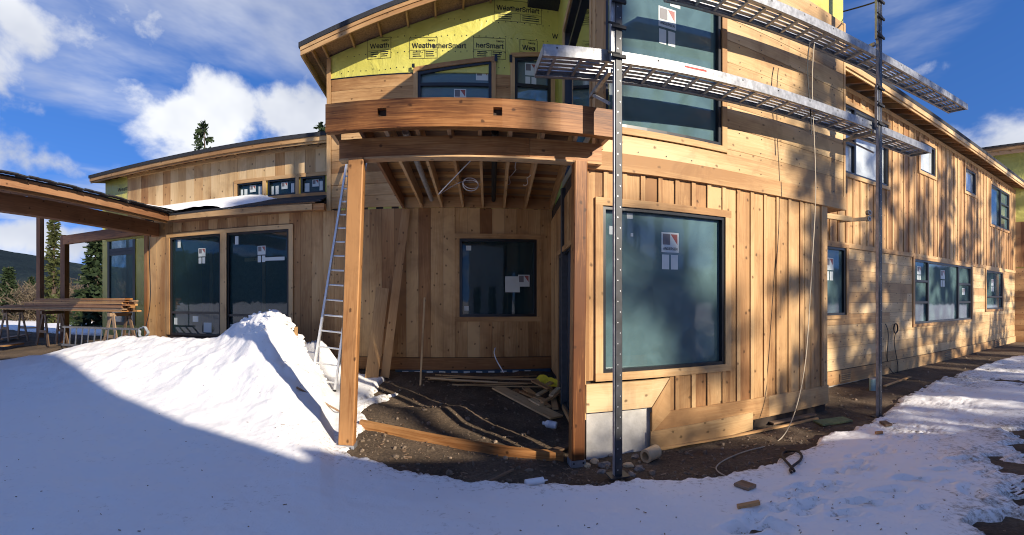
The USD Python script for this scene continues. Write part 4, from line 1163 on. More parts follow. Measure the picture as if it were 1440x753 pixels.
# lath strips on the dirt
for i, (x0, y0, x1, y1) in enumerate(((598, 533, 755, 531), (602, 536, 742, 543), (612, 531, 760, 537), (636, 546, 765, 549), (632, 541, 748, 545), (640, 537, 770, 541), (652, 549, 740, 547), (605, 540, 700, 546))):
    a, b = spot(x0, y0, lift=.03 + .012 * i), spot(x1, y1, lift=.03 + .012 * i)
    loose('lath_strip', PINE if i % 2 else TRIM, MB().bar(a, b, .05, .018), 'thin sawn wood strip in the pile on the dirt along the back wall', 'wood strip', 'wood strips piled along the back wall')
# offcuts by the door
rg0 = np.random.default_rng(12)
for x0, y0, x1, y1, w, l in ((700, 549, 783, 590, .26, 'wide pale board offcut lying flat on the dirt before the door'), (738, 549, 772, 576, .12, 'short brown offcut crossing behind the wide board'), (724, 552, 754, 569, .10, 'thin offcut lying between the wide board and the strips'),
                             (776, 553, 781, 578, .10, 'short upright-pointing offcut under the yellow packaging'), (786, 552, 799, 576, .12, 'offcut leaning by the door sill behind the right post'), (790, 545, 800, 590, .09, 'dark scrap board beside the door sill')):
    a, b = spot(x0, y0, lift=.05), spot(x1, y1, lift=.03)
    loose('offcut', PINE if 'pale' in l else OLD if 'dark' in l else CEDAR, MB().bar(a, b, w, .03), l, 'board')
for i in range(9):
    x, y = 742 + rg0.uniform(0, 48), 550 + rg0.uniform(0, 22); a_ = rg0.uniform(.3, 2.6); L_ = rg0.uniform(9, 17)
    a, b = spot(x - L_ * math.cos(a_), y - .55 * L_ * math.sin(a_), lift=.07 + .018 * i), spot(x + L_ * math.cos(a_), y + .55 * L_ * math.sin(a_), lift=.05 + .018 * i)
    loose('offcut', (PINE, TRIM, CEDAR)[i % 3], MB().bar(a, b, rg0.uniform(.07, .13), .03), 'short pale board offcut tossed on the heap before the door', 'board', 'offcuts heaped before the door')
a = spot(757, 541, lift=.13); b = spot(782, 552, lift=.10)
pk = thing('packaging', 'crumpled yellow packaging with black print on the offcuts by the door', 'packaging', a)
m = MB(); g = []
for i in range(9):
    for j in range(7):
        q = np.array([i / 8, j / 6]); p = a + (b - a) * q[0] + np.array([.05, -.25, .10]) * (q[1] - .5) * 2.2
        g.append(p + (0, 0, .05 * (meshkit.noise(np.array([i * .9, j * .9, 1.0])) - .5) * 2))
m.add(g, [[i * 7 + j, (i + 1) * 7 + j, (i + 1) * 7 + j + 1, i * 7 + j + 1] for i in range(8) for j in range(6)]); m.build('sheet', YELLOW, pk, smooth=True)
m = MB()
for i, j, di, dj in ((0, 1, 3, 1), (4, 1, 3, 1), (1, 3, 6, .35), (1, 4, 6, .8), (1, 5.2, 4, .3)):
    P = [a + (b - a) * ((i + x) / 8) + np.array([.05, -.25, .10]) * ((j + y) / 6 - .5) * 2.2 + np.array([-.0, -.02, .055]) for x, y in ((0, 0), (di, 0), (di, dj), (0, dj))]
    m.add(P, [[0, 1, 2, 3]])
m.build('print', INK, pk)
# long stained plank across the mud
pts = [spot(x, y, lift=.05) for x, y in ((507, 601), (560, 612), (640, 628), (720, 641), (792, 647))]
m = MB(); q = np.array(pts); P = np.array([[np.interp(k, np.linspace(0, 1, 5), q[:, c]) for c in range(3)] for k in np.linspace(0, 1, 24)])
t = np.gradient(P, axis=0); sd_ = np.cross(t, [0, 0, 1]); sd_ /= np.linalg.norm(sd_, axis=1, keepdims=True)
m.sweep([[p - s * .05 + (0, 0, -.06), p + s * .05 + (0, 0, -.06), p + s * .05 + (0, 0, .05), p - s * .05 + (0, 0, .05)] for p, s in zip(P, sd_)])
loose('muddy_plank', BEAM, m, 'long bowed red brown plank lying across the mud between the two posts', 'board')
for x0, y0, x1, y1, w, mt, l in ((770, 640, 806, 628, .12, OLD, 'grey broken board end at the foot of the right post'), (690, 680, 722, 664, .02, OLD, 'thin twig like splinter on the mud'), (1150, 598, 1192, 592, .30, GREENB, 'mossy green board lying on the dirt past the bay corner'),
                                 (922, 634, 1150, 591, .05, TRIM, 'long thin wood strip on the dirt along the bay skirt'), (1085, 598, 1145, 585, .12, OLD, 'short grey board tucked under the bay skirt'), (1244, 545, 1280, 532, .07, CEDAR, 'short cedar stick on the dirt behind the right scaffold pole'),
                                 (498, 606, 520, 598, .10, BEAM, 'reddish wood scrap beside the left post')):
    loose('scrap_board', mt, MB().bar(spot(x0, y0, lift=.03), spot(x1, y1, lift=.03), w, .025), l, 'board')
for x0, y0, x1, y1, w, mt, l in ((1037, 716, 1068, 710, .045, CEDAR_RED, 'reddish stick lying alone on the snow'), (1038, 682, 1058, 689, .12, OLD, 'bent brown scrap at the end of the tan cord'), (1241, 595, 1250, 600, .11, OLD, 'brown wood chunk on the snow near the right scaffold pole'),
                                 (1231, 611, 1241, 610, .05, CEDAR_RED, 'small red chip on the snow'), (417, 547, 478, 581, .018, OLD, 'thin grey rod lying on the snow left of the post')):
    loose('scrap_board', mt, MB().bar(spot(x0, y0, True, .02), spot(x1, y1, True, .02), w, .03), l, 'board')
# boards half buried in the snow bank
for x0, y0, d0, x1, y1, d1, w, mt, l in ((402, 507, 7.2, 432, 531, 7.0, .14, BEAM, 'wet orange board sticking out of the snow bank left of the ladder'), (364, 478, 7.6, 384, 493, 7.3, .12, CEDAR_RED, 'brown board half buried near the top of the snow bank'),
                                          (416.5, 460, 8.2, 416.5, 512, 8.1, .06, PINE, 'pale stake standing in the snow bank left of the ladder')):
    loose('buried_board', mt, MB().bar((U(x0, d0), d0, Zz(x0, y0, d0)), (U(x1, d1), d1, Zz(x1, y1, d1)), w, .035, up=(0, -.8, .6)), l, 'board')


def lathe(prof, c, axis, n=16):
    """(along, radius) pairs turned about axis at c."""
    ax = np.asarray(axis, float); ax /= np.linalg.norm(ax); a = np.cross(ax, [0, 0, 1.0] if abs(ax[2]) < .9 else [1, 0, 0]); a /= np.linalg.norm(a); b = np.cross(ax, a)
    v = [np.asarray(c) + ax * t + r * (a * math.cos(q) + b * math.sin(q)) for t, r in prof for q in np.arange(n) * 2 * math.pi / n]
    f = [[i * n + j, i * n + (j + 1) % n, (i + 1) * n + (j + 1) % n, (i + 1) * n + j] for i in range(len(prof) - 1) for j in range(n)]
    m = MB(); m.add(v, f); return m


def bottle(x0, y0, x1, y1, r, label):
    a, b = spot(x0, y0, lift=r), spot(x1, y1, lift=r); L = np.linalg.norm(b - a)
    t = thing('bottle', label, 'bottle', a)
    lathe([(0, 0), (.004, r * .9), (.02, r), (L * .70, r), (L * .82, r * .55), (L * .84, r * .4), (L * .9, r * .4), (L * .9, 0)], a, b - a).build('body', WHITE, t, smooth=40)
    lathe([(L * .88, 0), (L * .88, r * .48), (L, r * .46), (L, 0)], a, b - a).build('cap', WHITE, t, smooth=40)
    lathe([(L * .15, r + .001), (L * .55, r + .001)], a, b - a).build('paper_label', plain('bottle_label', (.62, .66, .72), .5), t, smooth=40)


bottle(783, 604, 763, 600, .055, 'white plastic bottle lying on the mud left of the right post')
t = thing('caulk_tube', 'white caulk tube lying at the edge of the snow before the right post', 'tube', spot(738, 687))
a, b = spot(739, 687, lift=.05), spot(764, 683, lift=.05); L = np.linalg.norm(b - a)
lathe([(0, 0), (.0, .042), (L, .042), (L, 0)], a, b - a).build('barrel', WHITE, t, smooth=40)
lathe([(L, .012), (L + .05, .006), (L + .05, 0)], a, b - a).build('nozzle', WHITE, t, smooth=40)
c = spot(909, 650, lift=.075)
lathe([(-.02, .055), (-.02, .085), (.20, .085), (.20, .055), (-.02, .055)], c, (.75, .35, .05), 20).build('cardboard_tube', CARD, None, 'short cardboard tube lying beside the bay foundation', 'tube', smooth=40)
c = spot(1228, 549)
t = thing('can', 'small blue grey can by the wing foundation behind the right pole', 'can', c)
lathe([(0, 0), (0, .09), (.24, .09), (.24, 0)], c, (0, 0, 1)).build('body', plain('can_paint', (.20, .33, .36), .4), t, smooth=40)
lathe([(.24, .093), (.255, .093), (.255, 0)], c, (0, 0, 1)).build('lid', ALU_D, t, smooth=40)

# stones
def rock(c, r, seed, mb=None, mat=ROCK):
    s = trimesh.creation.icosphere(1 if mb is None else 0, 1.0); v = np.asarray(s.vertices)
    v = v * (1 + 1.1 * (meshkit.fbm(v * 1.6 + seed * 7.1, 3, seed)[:, None] - .5)) * np.array([1, .8, .6]) * r
    a = seed * 1.7; v = v @ np.array([[math.cos(a), -math.sin(a), 0], [math.sin(a), math.cos(a), 0], [0, 0, 1]])
    m = mb or MB(); m.add(v + np.asarray(c), s.faces); return m


for i, (x, y, r) in enumerate(((836, 650, .09), (842, 638, .08), (849, 655, .11), (858, 640, .07), (884, 655, .10), (893, 643, .09), (878, 632, .07), (899, 660, .10), (855, 625, .06), (833, 628, .06), (888, 668, .07), (846, 664, .08), (826, 655, .08), (870, 648, .06))):
    rock(spot(x, y, lift=.0), r * .72, i).build('rubble_stone', ROCK if i % 4 else CARD, None, 'rough lump of broken stone between the right post and the cardboard tube', 'stone', 'rubble lumps at the foot of the right post')
m = MB(); rg = np.random.default_rng(3)
XR = rg.uniform(505, 1435, 9000); YR = rg.uniform(485, 690, 9000)
rr_ = (EYE + .1) * 650 / (YR - 423); Xp, Yp = rr_ * (XR - 720) / 650, rr_
ins = signed(DIRT_POLY, Xp, Yp) > .0
up_, dp_ = unplan(Xp, Yp)
ok = ins & ((dp_ < 5.5) | ((up_ < 1.7) & (dp_ < 9.6)) | ((up_ > 6.1) & (dp_ < 6.7)))
Xp, Yp, up_, dp_ = Xp[ok], Yp[ok], up_[ok], dp_[ok]
Zp = dirt_height(Xp, Yp)
ico = trimesh.creation.icosphere(0, 1.0)
for i in range(len(Xp)):
    r = min(.005 * (1 + rg.pareto(2.1)), .045)
    v = np.asarray(ico.vertices) * rg.uniform(.5, 1.2, 3) * r * rg.uniform(.8, 1.2, (12, 1))
    m.add(v + np.array([up_[i], dp_[i], Zp[i] + r * .15]), ico.faces)
m.build('pebbles', plain('pebble_stone', (.19, .14, .095), .9, vary=.7, scale=6), None, 'pebbles and clods strewn over the dirt', 'pebbles', kind='stuff')
m = MB()
for i in range(320):
    k = rg.integers(len(Xp)); L_ = rg.uniform(.02, .10); a = rg.uniform(0, 6.28)
    c = np.array([up_[k], dp_[k], Zp[k] + .012]); h = np.array([math.cos(a), math.sin(a), rg.uniform(-.1, .1)]) * L_ / 2
    m.bar(c - h, c + h, rg.uniform(.004, .02), .006)
m.build('wood_chips', OLD, None, 'small wood chips and splinters scattered over the dirt', 'wood chips', kind='stuff')

m = MB()
for i in range(420):
    x, y = rg.uniform(0, 1440), rg.uniform(500, 752)
    if rg.random() > .35 + .65 * (x > 900):
        continue
    p = on_ground(x, y, .05); b_ = plan(p); X1, Y1 = np.array([[b_[0]]]), np.array([[b_[1]]])
    if signed(DIRT_POLY, X1, Y1)[0, 0] > -.1 or signed(PORCH_POLY, X1, Y1)[0, 0] > -.2:
        continue
    p = spot(x, y, True, .006); a = rg.uniform(0, 6.28); L_ = rg.uniform(.008, .026) * (1 + (rg.random() > .95)); hh = np.array([math.cos(a), math.sin(a), 0]) * L_ / 2
    m.bar(p - hh, p + hh, rg.uniform(.003, .009), .004)
m.build('snow_litter', OLD, None, 'needles and bits of bark scattered over the snow', 'litter', kind='stuff')

m = MB(); rgc = np.random.default_rng(21)
for i in range(150):
    x = rgc.uniform(340, 462); q = rgc.random()
    ph = (x - 630) / 650; rr0 = float(np.interp(ph, _rf, _df)) if x < 432 else 8.3
    r = rr0 - rgc.uniform(-.1, .9) * (1.6 if x > 400 else 1.0); u, d = r * math.sin(ph), r * math.cos(ph)
    k = .025 * (1 + rgc.pareto(2.2)); k = min(k, .13)
    rock((u, d, snow_z(u, d) + k * .25), k, 100 + i, m, SNOW)
m.build('snow_clods', SNOW, None, 'broken clods of snow on the bank left of the ladder', 'snow clods', kind='stuff')

# cords
m = MB()
from scipy.interpolate import CubicSpline


def cord(pts, r, mat, name, label, cat, n=90):
    p = np.asarray(pts, float); t = np.r_[0, np.cumsum(np.linalg.norm(np.diff(p, axis=0), axis=1))]
    MB().tube(CubicSpline(t, p)(np.linspace(0, t[-1], n)), r, 6).build(name, mat, None, label, cat)


dd = 4.95
hang = [(U(1145, dd), dd, Zz(1145, 62, dd)), (U(1143, dd), dd, Zz(1143, 150, dd)), (U(1147, dd), dd, Zz(1147, 260, dd)), (U(1142, dd), dd, Zz(1142, 370, dd)), (U(1136, dd), dd, Zz(1136, 470, dd)), (U(1128, dd), dd + .02, Zz(1128, 545, dd))]
cord(hang + [spot(x, y, lift=.02) for x, y in ((1100, 617), (1060, 634), (1015, 652), (1008, 664), (1022, 673), (1042, 682))], .008, CORD, 'hanging_cord', 'tan cord hanging from the upper scaffold plank down to the snow', 'cord', 160)
cord([(U(1139, dd), dd, Zz(1139, 60, dd)), (U(1136, dd), dd, Zz(1136, 110, dd)), (U(1139, dd), dd, Zz(1139, 150, dd)), (U(1141, dd), dd, Zz(1141, 190, dd))], .010, RUBBER, 'hanging_cord', 'short dark cord looped over the upper scaffold plank', 'cord')
cord([spot(x, y, True, .025) for x, y in ((1117, 666), (1108, 655), (1100, 645), (1107, 638), (1118, 637), (1127, 643), (1124, 652), (1113, 661), (1113, 668))], .016, RUBBER, 'rope_loop', 'dark loop of rope lying on the snow right of the tan cord', 'rope')
cord([(U(x, 6.7), 6.72, Zz(x, y, 6.7)) for x, y in ((1246, 456), (1250, 470), (1249, 490), (1253, 520))] + [(U(1255, 6.65), 6.6, ground_z(U(1255, 6.6), 6.6) + .02)], .012, RUBBER, 'cable', 'dark cable hanging on the wing wall left of the triple window', 'cable')
cc = np.array([U(1259, 6.7), 6.70, Zz(1259, 462, 6.7)])
cord([cc + (.0, .0, -1.3), cc + (.01, 0, -.6), cc + (0, 0, -.15)] + [cc + (.09 * math.sin(a), -.01 * a / 6, .12 * -math.cos(a)) for a in np.linspace(.3, 17, 30)], .012, RUBBER, 'cable', 'coiled dark cable on the wing wall beside the straight one', 'cable', 200)
cord([(U(215, 9.5), 9.7, Zz(215, 300, 9.6)), (U(207, 9.2), 9.3, Zz(207, 340, 9.2)), (U(208, 9.1), 9.2, Zz(208, 400, 9.1)), (U(204, 9.1), 9.1, Zz(204, 462, 9.1))], .012, RUBBER, 'cable', 'thin cable hanging at the corner board down to the hose coil', 'cable')
cord([(U(699, 9.3), 9.65, Zz(697, 490, 9.6)), (U(697, 9.3), 9.5, Zz(697, 500, 9.4)), (U(703, 9.2), 9.3, Zz(703, 515, 9.2)), (U(708, 9.1), 9.1, Zz(708, 524, 9.1))], .012, WHITE, 'cable', 'white cable end sticking out of the back wall under the dark window', 'cable')
# overhead line at the top right
cord([(U(1150, 6), 6, Zz(1150, 26, 6)), (U(1195, 5.5), 5.5, Zz(1195, 14, 5.5)), (U(1234, 4.75), 4.75, Zz(1234, 2, 4.75))], .012, RUBBER, 'rope', 'dark rope tied from the bay top to the right scaffold pole', 'rope')
# hose coil on the porch edge
c = np.array([U(204, 8.8), 8.75, Zz(204, 468, 8.75)])
cord([c + ((.13 + .012 * math.sin(5 * a)) * math.sin(a), -.05 + .012 * (a / 6), (.13 + .012 * math.sin(5 * a)) * math.cos(a)) for a in np.linspace(0, 38, 120)], .016, plain('grey_hose', (.30, .33, .36), .5), 'hose_coil', 'grey coil of hose standing at the corner of the porch', 'hose', 420)
# folded brace on the bay's right side
br = thing('scaffold_brace', 'pale wooden scaffold brace jutting out under the bay overhang', 'brace', (U(1165, 6.3), 6.3, 2.9))
A = np.array([U(1160, 6.2), 6.35, Zz(1160, 303, 6.3)])
E1, E2 = np.array([U(1197, 6.0), 6.0, Zz(1197, 309, 6.0)]), np.array([U(1221, 5.9), 5.9, Zz(1221, 308, 5.9)])
MB().bar(A, E1, .08, .10).build('arm', PINE, br); MB().bar((A + E1) / 2 + (0.1, 0, -.06), E2, .07, .07).build('arm', TRIM, br)
for e in (E2, E2 + (-.02, -.02, .12)):
    lathe([(-.04, .03), (-.04, .055), (.04, .055), (.04, .03), (-.04, .03)], e, (0, 1, 0)).build('ring', ALU, br, smooth=40)

# lumber on sawhorses
def sawhorse(u, d, z, w, label):
    t = thing('sawhorse', label, 'sawhorse', (u, d, z))
    MB().bar((u, d - w / 2, z + .98), (u, d + w / 2, z + .98), .09, .09).build('top_bar', OLD, t)
    for a in (-1, 1):
        for b in (-1, 1):
            MB().bar((u + b * .04, d + a * w * .36, z + .96), (u + b * .28, d + a * w * .44, z + .0), .085, .035, up=(0, 1, 0)).build('leg', OLD, t)
        MB().bar((u - .17, d + a * w * .42, z + .42), (u + .17, d + a * w * .42, z + .42), .03, .08).build('brace', OLD, t)


for u, l in ((-12.6, 'wooden sawhorse under the left end of the lumber pile'), (-10.6, 'wooden sawhorse under the middle of the lumber pile'), (-7.9, 'wooden sawhorse under the right end of the lumber pile')):
    sawhorse(u, 9.2, .46, .9, l)
rg = np.random.default_rng(9)
zc = 1.50
for lay in range(7):
    for q in range(3 if lay < 6 else 2):
        a = -7.40 - rg.uniform(0, .22); b = (-13.4 if lay < 2 else -12.4 if lay < 3 else -11.3) + rg.uniform(-.5, .5)
        dq = 8.98 + q * .20
        loose('stacked_board', (CEDAR_RED, DIM, BEAM, OLD)[rg.integers(4)], MB().bar((a, dq + rg.uniform(-.02, .02), zc + .03 + rg.uniform(-.004, .004)), (b, dq + rg.uniform(-.04, .04), zc + .03), .185, .044), f'rough board in the {("front", "middle", "back")[q]} row of the {("lowest", "second", "third", "fourth", "fifth", "sixth", "topmost")[lay]} layer of the lumber pile', 'board', 'boards piled on the sawhorses')
    zc += .052
for x0, y0, x1, y1, w, l in ((0, 478, 40, 471, .25, 'reddish board lying on the porch floor at the far left'), (0, 488, 30, 484, .2, 'second reddish board on the porch floor at the far left'), (36, 462, 62, 461, .22, 'board lying on the porch floor behind the sawhorse')):
    pz = lambda x, y: np.array([*on_ground(x, y, .5)[:2], .52])
    loose('floor_board', CEDAR_RED, MB().bar(pz(x0, y0), pz(x1, y1), w, .04), l, 'board')

# ------------------------------------------------------------------ trees, shrubs, hills
def card(c, d, up, l, w):
    s = np.cross(d, up); s /= np.linalg.norm(s) + 1e-9
    return [c - s * w / 2, c + s * w / 2, c + s * w * .35 + d * l, c - s * w * .35 + d * l]


def conifer_class(name, h, r, levels, per, clumps, seed, needle=NEEDLE, lw=.34, droop=.25, bare=.06, sparse=0.0, taper=1.0):
    g = np.random.default_rng(seed)
    path = '/World/' + name
    stage.CreateClassPrim(path); UsdGeom.Xform(stage.GetPrimAtPath(path))
    stage.GetPrimAtPath(path).SetTypeName('Xform')
    k = 9; z = np.linspace(0, h, 8); rad = .022 * h * (1 - z / h) ** .9 + .012
    ang = np.arange(k) * 2 * np.pi / k
    wob = .02 * h * .2 * np.sin(z / h * 5 + seed)
    v = np.stack([np.stack([wob[i] + rad[i] * np.cos(ang), rad[i] * np.sin(ang), np.full(k, z[i])], 1) for i in range(8)]).reshape(-1, 3)
    f = [[i * k + j, i * k + (j + 1) % k, (i + 1) * k + (j + 1) % k, (i + 1) * k + j] for i in range(7) for j in range(k)]
    V, F, n = [], [], 0
    TV, TF, tn = [v], [np.array(f)], len(v)
    for lv in range(levels):
        q = (lv + g.uniform(-.3, .3)) / levels
        zz = h * (bare + (1 - bare) * min(max(q, 0), .985))
        rl = r * (1 - q) ** taper * g.uniform(.7, 1.12) + .04 * r
        for b in range(per):
            if g.random() < sparse:
                continue
            a = g.uniform(0, 2 * np.pi); out = np.array([math.cos(a), math.sin(a), 0]); L = rl * g.uniform(.65, 1.1)
            tip = np.array([0, 0, zz]) + out * L + np.array([0, 0, -droop * L + (.35 * L if q > .8 else 0)])
            st = np.array([0, 0, zz])
            sdv = np.cross(out, [0, 0, 1]) * .012 * (.4 + L)
            TV.append(np.array([st - sdv, st + sdv, tip, st + np.array([0, 0, -.02 - .01 * L]), ])); TF.append(np.array([[0, 1, 2, 2], [1, 3, 2, 2], [3, 0, 2, 2]]) + tn); tn += 4
            nc = max(2, int(clumps * (.4 + .6 * L / r)))
            for c in range(nc):
                w = (c + g.uniform(.3, 1)) / nc
                p = st + (tip - st) * (.15 + .85 * w) + g.normal(0, .05 * (.3 + L * .25), 3)
                for _ in range(2):
                    dv = out * g.uniform(.2, 1) + g.normal(0, .55, 3) + np.array([0, 0, -.15]); dv /= np.linalg.norm(dv)
                    V += card(p, dv, g.normal(0, 1, 3), lw * g.uniform(.6, 1.3), lw * g.uniform(.35, .6)); F.append([n, n + 1, n + 2, n + 3]); n += 4
    usdkit.mesh(stage, path + '/trunk', (np.vstack(TV), np.vstack(TF)), BARK)
    usdkit.mesh(stage, path + '/crown', (np.array(V), np.array(F)), needle)
    return path


def place(cls, name, x, y, z, rot, sc, label, cat, group=None):
    path = numbered('/World/' + name)
    X_ = UsdGeom.Xform.Define(stage, path)
    X_.GetPrim().GetReferences().AddInternalReference(cls)
    X_.AddTranslateOp().Set(Gf.Vec3d(float(x), float(y), float(z))); X_.AddRotateZOp().Set(float(rot)); X_.AddScaleOp().Set(Gf.Vec3f(*map(float, np.broadcast_to(sc, 3))))
    X_.GetPrim().SetInstanceable(True)
    return tag(X_.GetPrim(), label, cat, group)


SPRUCE = conifer_class('spruce_form', 6.0, 1.75, 34, 8, 7, 1, NEEDLE, .30)
NARROW = conifer_class('narrow_conifer_form', 8.0, .75, 44, 7, 4, 2, NEEDLE_Y, .26, droop=.1, taper=.7)
PINE_T = conifer_class('pine_form', 12.5, 1.5, 26, 5, 6, 3, NEEDLE, .34, droop=-.3, bare=.5, sparse=.25, taper=.55)
px = lambda x, Y_: (x - 720) / 650 * Y_
place(SPRUCE, 'spruce_tree', px(136, 24), 24, -.7, 20, (1, 1, .98), 'green spruce standing beyond the porch left of the tall window', 'tree')
place(NARROW, 'conifer_tree', px(76, 30), 30, -.7, 50, (1, 1, .97), 'tall narrow sunlit conifer seen between the two porch posts', 'tree')
place(SPRUCE, 'spruce_tree', px(12, 36), 36, -.7, 200, (.85, .85, .86), 'small spruce at the far left edge beyond the porch', 'tree')
place(SPRUCE, 'spruce_tree', px(44, 44), 44, -.7, 90, (.7, .7, .8), 'small distant spruce left of the outer porch post', 'tree')
place(PINE_T, 'pine_tree', px(287, 25.5), 25.5, -.7, 0, (.7, .7, .98), 'sparse pine top rising behind the roof of the left wing', 'tree')
place(PINE_T, 'pine_tree', px(453, 26), 26, -.7, 130, .99, 'pine tip showing beside the rim beam end above the left roof', 'tree')


def bush_class(name, seed):
    g = np.random.default_rng(seed); path = '/World/' + name
    stage.CreateClassPrim(path); stage.GetPrimAtPath(path).SetTypeName('Xform')
    V, F, n, T, TF, tn = [], [], 0, [], [], 0
    for s in range(46):
        a, lean = g.uniform(0, 6.28), abs(g.normal(0, .38)); h = g.uniform(2.2, 4.3)
        d = np.array([math.cos(a) * lean, math.sin(a) * lean, 1.0]); b = np.array([*g.normal(0, .5, 2), 0.0]); tip = b + d * h
        w = np.array([math.sin(a), -math.cos(a), 0]) * .022; w2 = np.array([math.cos(a), math.sin(a), 0]) * .022
        T += [b - w, b + w, b + w2 * 1.5, tip]; TF += [[tn, tn + 1, tn + 3], [tn + 1, tn + 2, tn + 3], [tn + 2, tn, tn + 3]]; tn += 4
        for c in range(26):
            q = g.uniform(.2, 1); p = b + d * h * q + g.normal(0, .16, 3); dv = d * .7 + g.normal(0, .6, 3); dv /= np.linalg.norm(dv)
            V += card(p, dv, g.normal(0, 1, 3), g.uniform(.25, .6), g.uniform(.025, .07)); F.append([n, n + 1, n + 2, n + 3]); n += 4
    usdkit.mesh(stage, path + '/stems', (np.array(T), np.array(TF)), BARK); usdkit.mesh(stage, path + '/twigs', (np.array(V), np.array(F)), TWIG)
    return path


BUSHES = [bush_class('shrub_form', 5), bush_class('willow_shrub_form', 6)]
g = np.random.default_rng(4)
for i in range(22):
    x = -30 + i * 9.5; Y_ = g.uniform(33, 44)
    place(BUSHES[i % 2], 'shrub', px(x, Y_), Y_, -.7, g.uniform(0, 360), (g.uniform(1.0, 1.35), g.uniform(1, 1.35), g.uniform(.78, 1.08)), 'bare brownish shrub in the thicket beyond the snow field', 'shrub', 'shrubs of the thicket beyond the snow field')

al = np.linspace(-2.4, 2.4, 520); R_ = np.linspace(380, 900, 90)
A_, RR = np.meshgrid(al, R_)
th_ = np.tan(np.clip(A_, -1.3, 1.3))
ridge = np.interp(A_, [-2.4, -1.3, -.84, -.80, -.75, -.70, -.6, .6, 1.0, 2.4], [70, 68, 60, 55, 47, 44, 42, 40, 40, 60])
hx, hy = RR * np.sin(A_), RR * np.cos(A_)
q = np.clip((RR - 380) / 420, 0, 1)
prof = np.where(q < .35, q / .35 * .42, .42 + (np.clip((q - .45) / .45, 0, 1)) * .58)
hz_ = -1 + ridge * prof * (1 + .10 * fb(hx, hy, .006, 4, 2)) + 5 * np.clip(fb(hx, hy, .09, 3, 6) + .1, 0, 1) + 2.2 * fb(hx, hy, .4, 2, 7)
i, j = np.meshgrid(np.arange(89), np.arange(519), indexing='ij'); a = i * 520 + j
n_ = {'geo': ('geometry', {}), 'n': ('noise_texture', {'scale': .012, 'detail': 8.0, 'roughness': .6}), 'n2': ('noise_texture', {'scale': .35, 'detail': 5.0, 'roughness': .7}), 'm': ('math', {'math_type': 'multiply_add', 'value2': .45}),
      'h': ('math', {'math_type': 'multiply', 'value2': .6}), 'r': ('rgb_ramp', {'ramp': [(.40, (.010, .020, .030)), (.56, (.022, .038, .045)), (.66, (.05, .065, .06)), (.73, (.45, .48, .55))]}), 'bu': ('bump', {'strength': 1.0, 'distance': 4.0}), 'p': ('principled_bsdf', {'roughness': .95, 'specular_ior_level': .1})}  # bluish tones put distance haze into the forest colour
HILL = material('haze_tinted_hill', n_, [('geo.position', 'n.vector'), ('geo.position', 'n2.vector'), ('n.fac', 'h.value1'), ('n2.fac', 'm.value1'), ('h.value', 'm.value3'), ('m.value', 'r.fac'), ('r.color', 'p.base_color'), ('n2.fac', 'bu.height'), ('bu.normal', 'p.normal')], 'p.BSDF')
usdkit.mesh(stage, '/World/hills', (np.stack([hx, hy, hz_], -1).reshape(-1, 3), np.stack([a, a + 1, a + 521, a + 520], -1).reshape(-1, 4)), HILL, smooth=True)
tag(stage.GetPrimAtPath('/World/hills'), 'dark forested hills on the horizon', 'hills', kind='structure')

# ------------------------------------------------------------------ out of view behind the photographer: shapes placed to shade the yard, seen in panes
FLAT = True
k_ = -SUN_H; q_ = np.array([-SUN_H[1], SUN_H[0]])


def PS(p, s, z=0.0):
    a = q_ * p + k_ * s
    return (a[0], a[1], z)


def unseen_house(name, label, pts, s0, s1, mat, at):
    t = thing(name, label, 'house', at, flat=True)
    m = MB(flat=True); m.sweep([[PS(p, s, z) for p, z in pts] for s in (s0, s1)]); w = m.build('wall', mat, t)
    return t, w


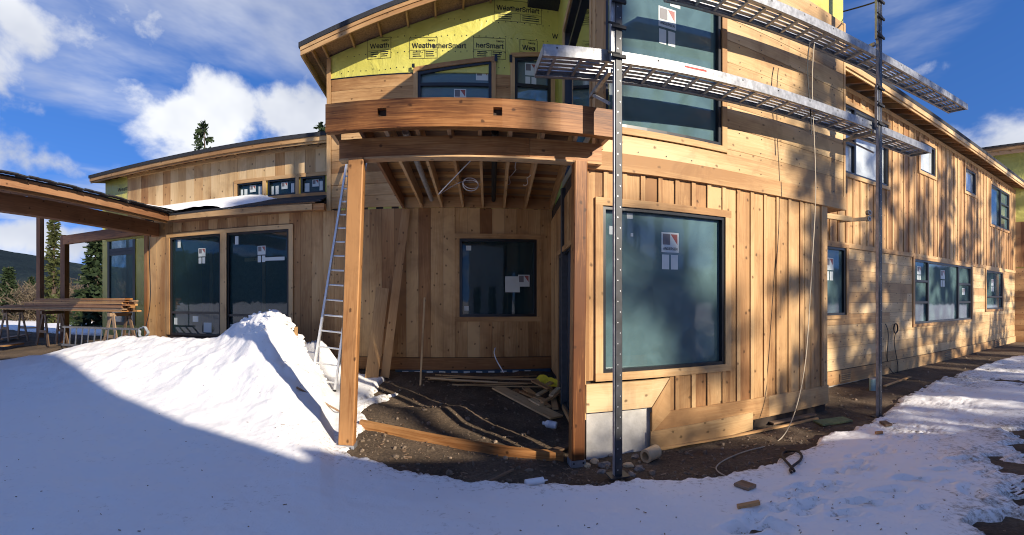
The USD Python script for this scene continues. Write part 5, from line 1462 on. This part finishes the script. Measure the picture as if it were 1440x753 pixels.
t, w = unseen_house('neighbour_house', 'tall pale house out of view behind the photographer, shaped to shade the yard', [(-10, -.3), (2.12, -.3), (2.12, 5.55), (1.5, 6.7), (1.05, 7.9), (.4, 10.8), (-10, 10.8)], -8.0, -15.0, plain('pale_bounce_paint', (.66, .65, .62), .7, vary=.05), PS(-4, -9))  # out of view; outline shaped for the yard shade, pale to bounce light
m = MB(flat=True); m.sweep([[PS(p, s, z) for p, z in ((-10.2, 10.81), (.45, 10.81), (-4.8, 12.4))] for s in (-7.8, -15.2)]); m.build('roof', ROOF, t)
for p in (-8, -5, -1.8):
    for z in (1.0, 5.4):
        m = MB(flat=True); m.sweep([[PS(a, s, b) for a, b in ((p - .7, z), (p + .7, z), (p + .7, z + 1.7), (p - .7, z + 1.7))] for s in (-7.95, -8.02)]); wn = m.build('window', BLACK, w)
t, w = unseen_house('garage', 'low pale garage with a sloping roof out of view behind the photographer, shaped to shade the yard', [(2.10, -.3), (11.8, -.3), (11.8, 2.35), (7.0, 3.05), (5.4, 3.4), (4.0, 4.15), (2.96, 5.0), (2.53, 5.4), (2.10, 5.62)], -8.0, -13.0, '/World/Looks/pale_bounce_paint', PS(7, -9))  # out of view; stepped roof line shaped for the shade edge
m = MB(flat=True); line = ((2.15, 5.63), (2.53, 5.42), (2.96, 5.02), (4.0, 4.17), (5.4, 3.42), (7.0, 3.07), (11.9, 2.36))
for (pa, za), (pb_, zb_) in zip(line, line[1:]):
    m.sweep([[PS(p, s, z) for p, z in ((pa, za), (pb_, zb_), (pb_, zb_ + .1), (pa, za + .1))] for s in (-7.8, -13.2)])
m.build('roof', ROOF, t)

HIGH = conifer_class('unseen_pine_form', 22.0, 1.25, 26, 8, 7, 31, NEEDLE, .5, droop=-.1, bare=.865, taper=.5)  # out of view; high crown placed to shade the left wing wall
a = PS(4.05, -30)
place(HIGH, 'tall_pine', a[0], a[1], -.2, 0, 1.0, 'tall pine with a high crown out of view behind the photographer, placed to shade the wing wall', 'tree')
TALL = [conifer_class(f'tall_spruce_form_{c}', 23.0, r, lv, 6, 7, sd_, NEEDLE, .55, droop=.3, bare=.48, sparse=sp, taper=.6) for c, r, lv, sd_, sp in (('slim', 2.5, 30, 21, .54), ('broad', 3.1, 28, 22, .57))]
for i, (p, s, sc) in enumerate(((9.6, -30, .88), (12.4, -36, .98), (14.6, -27, .84), (17.0, -33, .95), (19.6, -28, .86), (22.5, -34, .98), (26, -30, .92), (6.2, -50, 1.12), (16, -50, 1.1), (30, -30, .92))):
    a = PS(p, s)
    place(TALL[i % 2], 'tall_spruce', a[0], a[1], -.2, 47 * i, sc, 'tall spruce behind the photographer whose shadow dapples the house', 'tree', 'tall spruces behind the photographer')
